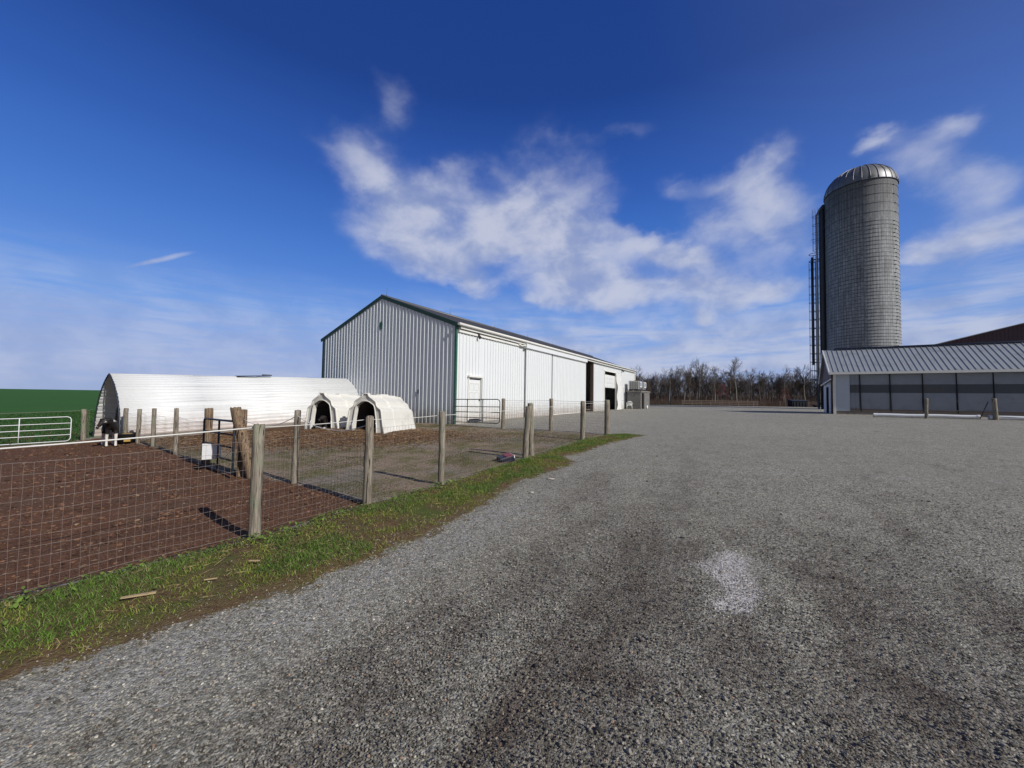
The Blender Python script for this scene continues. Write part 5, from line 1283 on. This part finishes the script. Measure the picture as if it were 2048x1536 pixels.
# ------------------------------------------------------------------ loose stuff: stones, grass, weeds, straw
def scatter(n, x0, x1, y0, y1):
    return x0+(x1-x0)*rng.random(n), y0+(y1-y0)*rng.random(n)
def polar(n, r0, r1, a0, a1, p=1.0):
    r = r0+(r1-r0)*rng.random(n)**p; a = np.radians(a0+(a1-a0)*rng.random(n)); return r*np.sin(a), r*np.cos(a)
def build_stones():
    n = 230000; X, Y = polar(n, .7, 10.5, -60, 60, .95)
    dv = zone_d(Z_VERGE, X, Y); dp = zone_d(Z_PEN, X, Y); dd = zone_d(Z_PAD, X, Y)
    keep = (dp < -.02) & (dd < .0)
    keep &= rng.random(n) < np.clip((10.5-np.hypot(X, Y))/6.5, 0, 1)*(.8+.4*smst(.3, .7, fbm(X*.9, Y*.9, 61)))
    inv = dv > .05; keep &= ~inv | (rng.random(n) < np.where(dv < .32, .22, .04))
    X, Y = X[keep], Y[keep]; n = len(X)
    ico = np.array([(0, 0, 1), (.894, 0, .447), (.276, .851, .447), (-.724, .526, .447), (-.724, -.526, .447), (.276, -.851, .447), (.724, .526, -.447), (-.276, .851, -.447), (-.894, 0, -.447), (-.276, -.851, -.447), (.724, -.526, -.447), (0, 0, -1)])
    tri = np.array([(0, 1, 2), (0, 2, 3), (0, 3, 4), (0, 4, 5), (0, 5, 1), (1, 6, 2), (2, 7, 3), (3, 8, 4), (4, 9, 5), (5, 10, 1), (2, 6, 7), (3, 7, 8), (4, 8, 9), (5, 9, 10), (1, 10, 6)])
    size = .0022+.0046*rng.random(n)**2.6; big = rng.random(n) < .006; size[big] *= 2.0
    jit = 1+rng.normal(0, .18, (n, 12, 1)); V = ico[None]*jit
    sx = 1+.5*rng.random((n, 1)); ang = rng.random(n)*6.283
    V[:, :, 0] *= sx; V[:, :, 2] *= .7
    c, s = np.cos(ang)[:, None], np.sin(ang)[:, None]
    x, y = V[:, :, 0]*c-V[:, :, 1]*s, V[:, :, 0]*s+V[:, :, 1]*c
    dist = np.hypot(X, Y); size *= (1+.03*dist)
    zz = terr(X, Y)
    W = np.stack([x*size[:, None]+X[:, None], y*size[:, None]+Y[:, None], V[:, :, 2]*size[:, None]+(zz+size*.25)[:, None]], -1).reshape(-1, 3)
    T = (tri[None]+12*np.arange(n)[:, None, None]).reshape(-1, 3)
    g = .06+.36*rng.random(n)**1.4; wh = rng.random(n) < .02; g[wh] = .45+.25*rng.random(wh.sum())
    col = np.stack([g*1.10, g*1.03, g*.85], -1); br = rng.random(n) < .06; col[br] = col[br]*np.array([1.05, .78, .66])
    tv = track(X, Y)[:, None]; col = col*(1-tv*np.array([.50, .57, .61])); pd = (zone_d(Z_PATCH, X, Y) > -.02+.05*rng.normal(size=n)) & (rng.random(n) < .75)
    col[pd] = np.array([.48, .45, .425])*(.55+.7*rng.random((pd.sum(), 1)))
    stuff(tri_mesh('loose_gravel', W, T, M['stone_attr'], np.repeat(col, 12, 0)), 'loose grey crushed stone scattered over the yard', 'gravel')
build_stones()

def lumps(X, Y, size, col, flat, name, label, cat, lift=.2):
    n = len(X)
    ico = np.array([(0, 0, 1), (.894, 0, .447), (.276, .851, .447), (-.724, .526, .447), (-.724, -.526, .447), (.276, -.851, .447), (.724, .526, -.447), (-.276, .851, -.447), (-.894, 0, -.447), (-.276, -.851, -.447), (.724, -.526, -.447), (0, 0, -1)])
    tri = np.array([(0, 1, 2), (0, 2, 3), (0, 3, 4), (0, 4, 5), (0, 5, 1), (1, 6, 2), (2, 7, 3), (3, 8, 4), (4, 9, 5), (5, 10, 1), (2, 6, 7), (3, 7, 8), (4, 8, 9), (5, 9, 10), (1, 10, 6)])
    V = ico[None]*(1+rng.normal(0, .22, (n, 12, 1))); V[:, :, 0] *= 1+.7*rng.random((n, 1)); V[:, :, 2] *= flat
    a = rng.random(n)*6.283; c, s_ = np.cos(a)[:, None], np.sin(a)[:, None]
    x, y = V[:, :, 0]*c-V[:, :, 1]*s_, V[:, :, 0]*s_+V[:, :, 1]*c
    W = np.stack([x*size[:, None]+X[:, None], y*size[:, None]+Y[:, None], V[:, :, 2]*size[:, None]+(terr(X, Y)+size*lift)[:, None]], -1).reshape(-1, 3)
    T = (tri[None]+12*np.arange(n)[:, None, None]).reshape(-1, 3)
    stuff(tri_mesh(name, W, T, M['stone_attr'], np.repeat(col, 12, 0)), label, cat)
def build_clods():
    n = 60000; X, Y = scatter(n, -17, -1.6, -.5, 14); d = zone_d(Z_PEN, X, Y); r = np.hypot(X, Y)
    k = (d > .03) & (rng.random(n) < np.clip(6/r, .25, 1)*np.clip((fbm(X*1.3, Y*1.3, 71)-.3)*3.2, .1, 1)); X, Y, r = X[k], Y[k], r[k]; n = len(X)
    sz = (.006+.018*rng.random(n)**3)*(.7+.05*r)
    g = .25+1.0*rng.random((n, 1)); col = np.array([.175, .090, .052])*g; pa = rng.random(n) < .04; col[pa] = np.array([.24, .17, .11])*(.6+.7*rng.random((pa.sum(), 1)))
    lumps(X, Y, sz, col, .6, 'soil_clods', 'dark trampled clods covering the pen soil', 'soil')
build_clods()

def blades(X, Y, h, w, col, lean, name, label, cat, z=None, m='leaf_attr'):
    n = len(X); a = rng.random(n)*6.283; dx, dy = np.cos(a), np.sin(a); b = rng.random(n)*6.283; lx, ly = np.cos(b)*lean*h, np.sin(b)*lean*h
    Z = terr(X, Y)-.004 if z is None else z
    p0 = np.stack([X-dx*w, Y-dy*w, Z], -1); p1 = np.stack([X+dx*w, Y+dy*w, Z], -1)
    p2 = np.stack([X-dx*w*.8+lx*.35, Y-dy*w*.8+ly*.35, Z+h*.6], -1); p3 = np.stack([X+dx*w*.8+lx*.35, Y+dy*w*.8+ly*.35, Z+h*.6], -1)
    p4 = np.stack([X+lx, Y+ly, Z+h*np.sqrt(np.maximum(0.05, 1-.35*lean**2))], -1)
    V = np.stack([p0, p1, p2, p3, p4], 1).reshape(-1, 3)
    T = (np.array([(0, 1, 3), (0, 3, 2), (2, 3, 4)])[None]+5*np.arange(n)[:, None, None]).reshape(-1, 3)
    return stuff(tri_mesh(name, V, T, M[m], np.repeat(col, 5, 0)), label, cat)
def build_grass():
    # along the verge, dense and uneven
    n = 820000; X, Y = scatter(n, -5.5, 5.0, .2, 14.4)
    dv = zone_d(Z_VERGE, X, Y); keep = dv > -.1; X, Y, dv = X[keep], Y[keep], dv[keep]
    cl = fbm(X*1.9, Y*1.9, 77); cl2 = fbm(X*6, Y*6, 78)
    bare = np.exp(-(((X+2.2)/.30)**2+((Y-2.95)/.22)**2))+.8*np.exp(-(((X+1.0)/.35)**2+((Y-5.0)/.25)**2))
    edge = fbm(X*4.5, Y*4.5, 33)-.5; pr = np.clip((cl*.6+cl2*.5-.36)*4.0, 0.03, 1)*smst(-.02, .24, dv+edge*.6)*np.clip(1-bare, 0.02, 1)*np.where(Y > 8.2, 1.15, 1)
    far = np.clip(1.15-np.hypot(X, Y)/20, .35, 1)
    k = rng.random(len(X)) < pr*far; X, Y, cl, cl2 = X[k], Y[k], cl[k], cl2[k]; n = len(X)
    h = (.016+.042*rng.random(n)**1.8)*(.5+.95*cl); dist = np.hypot(X, Y); w = (.0011+.0012*rng.random(n))*(1+dist*.09)
    base = np.array([.25, .325, .052])*(.35+1.0*rng.random((n, 1)))*np.array([1, 1, 1])
    yel = (rng.random(n) < .16+.25*(cl2 < .42)); base[yel] = np.array([.42, .31, .14])*(.5+.8*rng.random((yel.sum(), 1)))
    dk = cl > .55; base[dk] *= np.array([.62, .82, .8])
    blades(X, Y, h, w, base, .5+.7*rng.random(n), 'grass', 'short green and straw-coloured grass on the verge', 'grass')
    # broad-leaved weeds close to the fence
    n = 90000; X, Y = scatter(n, -5, 3.8, .8, 14); dv = zone_d(Z_VERGE, X, Y)
    P = np.array(FENCE_A); dl = np.full(n, 9.)
    for a, b in zip(P[:-1], P[1:]):
        e = b-a; t_ = np.clip(((X-a[0])*e[0]+(Y-a[1])*e[1])/(e@e), 0, 1); dl = np.minimum(dl, np.hypot(X-a[0]-e[0]*t_, Y-a[1]-e[1]*t_))
    cl = fbm(X*1.4, Y*1.4, 91); k = (dv > .01) & (rng.random(n) < np.exp(-(dl/.42)**2)*np.clip((cl-.36)*6, 0, 1)*1.0); X, Y = X[k], Y[k]; n = len(X)
    s = .008+.012*rng.random(n); a = rng.random(n)*6.283; tl = rng.normal(0, .35, n); Z = terr(X, Y)+.012+.055*rng.random(n)
    ux, uy = np.cos(a), np.sin(a); pts = []
    for (l, q, up) in ((-1, 0, 0), (-.3, .75, .15), (.5, .6, .1), (1.1, 0, -.1), (.5, -.6, .1), (-.3, -.75, .15)):
        pts.append(np.stack([X+(ux*l-uy*q)*s, Y+(uy*l+ux*q)*s, Z+(up+tl*l)*s], -1))
    V = np.stack(pts, 1).reshape(-1, 3); T = (np.array([(0, 1, 5), (1, 2, 5), (2, 4, 5), (2, 3, 4)])[None, :, ::-1]+6*np.arange(n)[:, None, None]).reshape(-1, 3)
    col = np.array([.20, .31, .06])*(.4+.9*rng.random((n, 1)))
    stuff(tri_mesh('weeds', V, T, M['leaf_attr'], np.repeat(col, 6, 0)), 'low broad-leaved weeds along the foot of the wire fence', 'weeds')
    # thin paddock grass
    n = 150000; X, Y = scatter(n, -12, 3.4, 5.6, 19); k = zone_d(Z_PAD, X, Y) > .1; X, Y = X[k], Y[k]; cl = fbm(X*.8, Y*.8, 55); st = np.exp(-(((X+6.6)/3.2)**2+((Y-13.6)/1.8)**2))
    k = rng.random(len(X)) < np.clip((cl-.47)*5, 0, .8)*(1-st); X, Y = X[k], Y[k]; n = len(X)
    base = np.array([.10, .125, .03])*(.5+.8*rng.random((n, 1))); ye = rng.random(n) < .4; base[ye] = np.array([.16, .12, .06])*(.5+.8*rng.random((ye.sum(), 1)))
    blades(X, Y, .015+.03*rng.random(n), .003+.003*rng.random(n), base, .6+.7*rng.random(n), 'paddock_grass', 'thin trampled grass in the paddock', 'grass')
    # rough field edge beyond the pen gate, and tufts at the barn gable foot
    n = 26000; X, Y = scatter(n, -34, -13, 12, 34); k = zone_d(Z_FIELD, X, Y) > .05; X, Y = X[k], Y[k]; n = len(X)
    base = np.array([.05, .115, .025])*(.5+.9*rng.random((n, 1))); ye = rng.random(n) < .4*np.clip((20-Y)/6, 0, 1); base[ye] = np.array([.13, .11, .05])*(.5+.8*rng.random((ye.sum(), 1)))
    blades(X, Y, .05+.08*rng.random(n), .012+.01*rng.random(n), base, .5+.6*rng.random(n), 'field_grass', 'green crop blades at the near edge of the field', 'grass')
build_grass()
def build_straw():
    def bits(X, Y, ln, w, col, name, label, cat, lift):
        n = len(X); a = rng.random(n)*6.283; t_ = rng.normal(0, .18, n); Z = terr(X, Y)+lift
        ux, uy = np.cos(a)*ln, np.sin(a)*ln; vx, vy = -np.sin(a)*w, np.cos(a)*w
        up = np.abs(t_)*ln
        p = [np.stack([X-ux-vx, Y-uy-vy, Z], -1), np.stack([X+ux-vx, Y+uy-vy, Z+up], -1), np.stack([X+ux+vx, Y+uy+vy, Z+up], -1), np.stack([X-ux+vx, Y-uy+vy, Z], -1), np.stack([X, Y, Z+w*1.2+up*.5], -1)]
        V = np.stack(p, 1).reshape(-1, 3); T = (np.array([(0, 1, 4), (1, 2, 4), (2, 3, 4), (3, 0, 4)])[None]+5*np.arange(n)[:, None, None]).reshape(-1, 3)
        stuff(tri_mesh(name, V, T, M['straw_attr'], np.repeat(col, 5, 0)), label, cat)
    n = 42000; X = rng.normal(-6.6, 2.3, n); Y = rng.normal(13.5, 1.1, n)
    k = zone_d(Z_PAD, X, Y) > 0; X, Y = X[k], Y[k]; n = len(X)
    col = np.array([.15, .08, .04])*(.35+1.1*rng.random((n, 1))); pa = rng.random(n) < .12; col[pa] = np.array([.4, .28, .14])*(.6+.6*rng.random((pa.sum(), 1)))
    bits(X, Y, .03+.06*rng.random(n), .004+.004*rng.random(n), col, 'straw_bedding', 'brown straw bedding heaped in front of the calf hutches', 'straw', .01+.03*rng.random(n))
    n = 5200; X, Y = scatter(n, -14, -2, 1, 14); k = zone_d(Z_PEN, X, Y) > .05; X, Y = X[k], Y[k]; n = len(X)
    col = np.array([.20, .14, .085])*(.35+.9*rng.random((n, 1)))
    bits(X, Y, .008+.035*rng.random(n)**2, .003+.005*rng.random(n), col, 'pen_litter', 'small straw and chip litter trodden into the pen soil', 'litter', .0)
    n = 8000; X, Y = scatter(n, -4.5, 3, .8, 13); dv = zone_d(Z_VERGE, X, Y); cl = fbm(X*2.2, Y*2.2, 19); k = (dv > -.02) & (cl > .5); X, Y = X[k], Y[k]; n = len(X)
    col = np.array([.42, .30, .15])*(.5+.7*rng.random((n, 1)))
    bits(X, Y, .015+.05*rng.random(n)**2.2, .0011+.0012*rng.random(n), col, 'dry_straw', 'dry straw stalks lying in the verge grass', 'straw', .03)
build_straw()
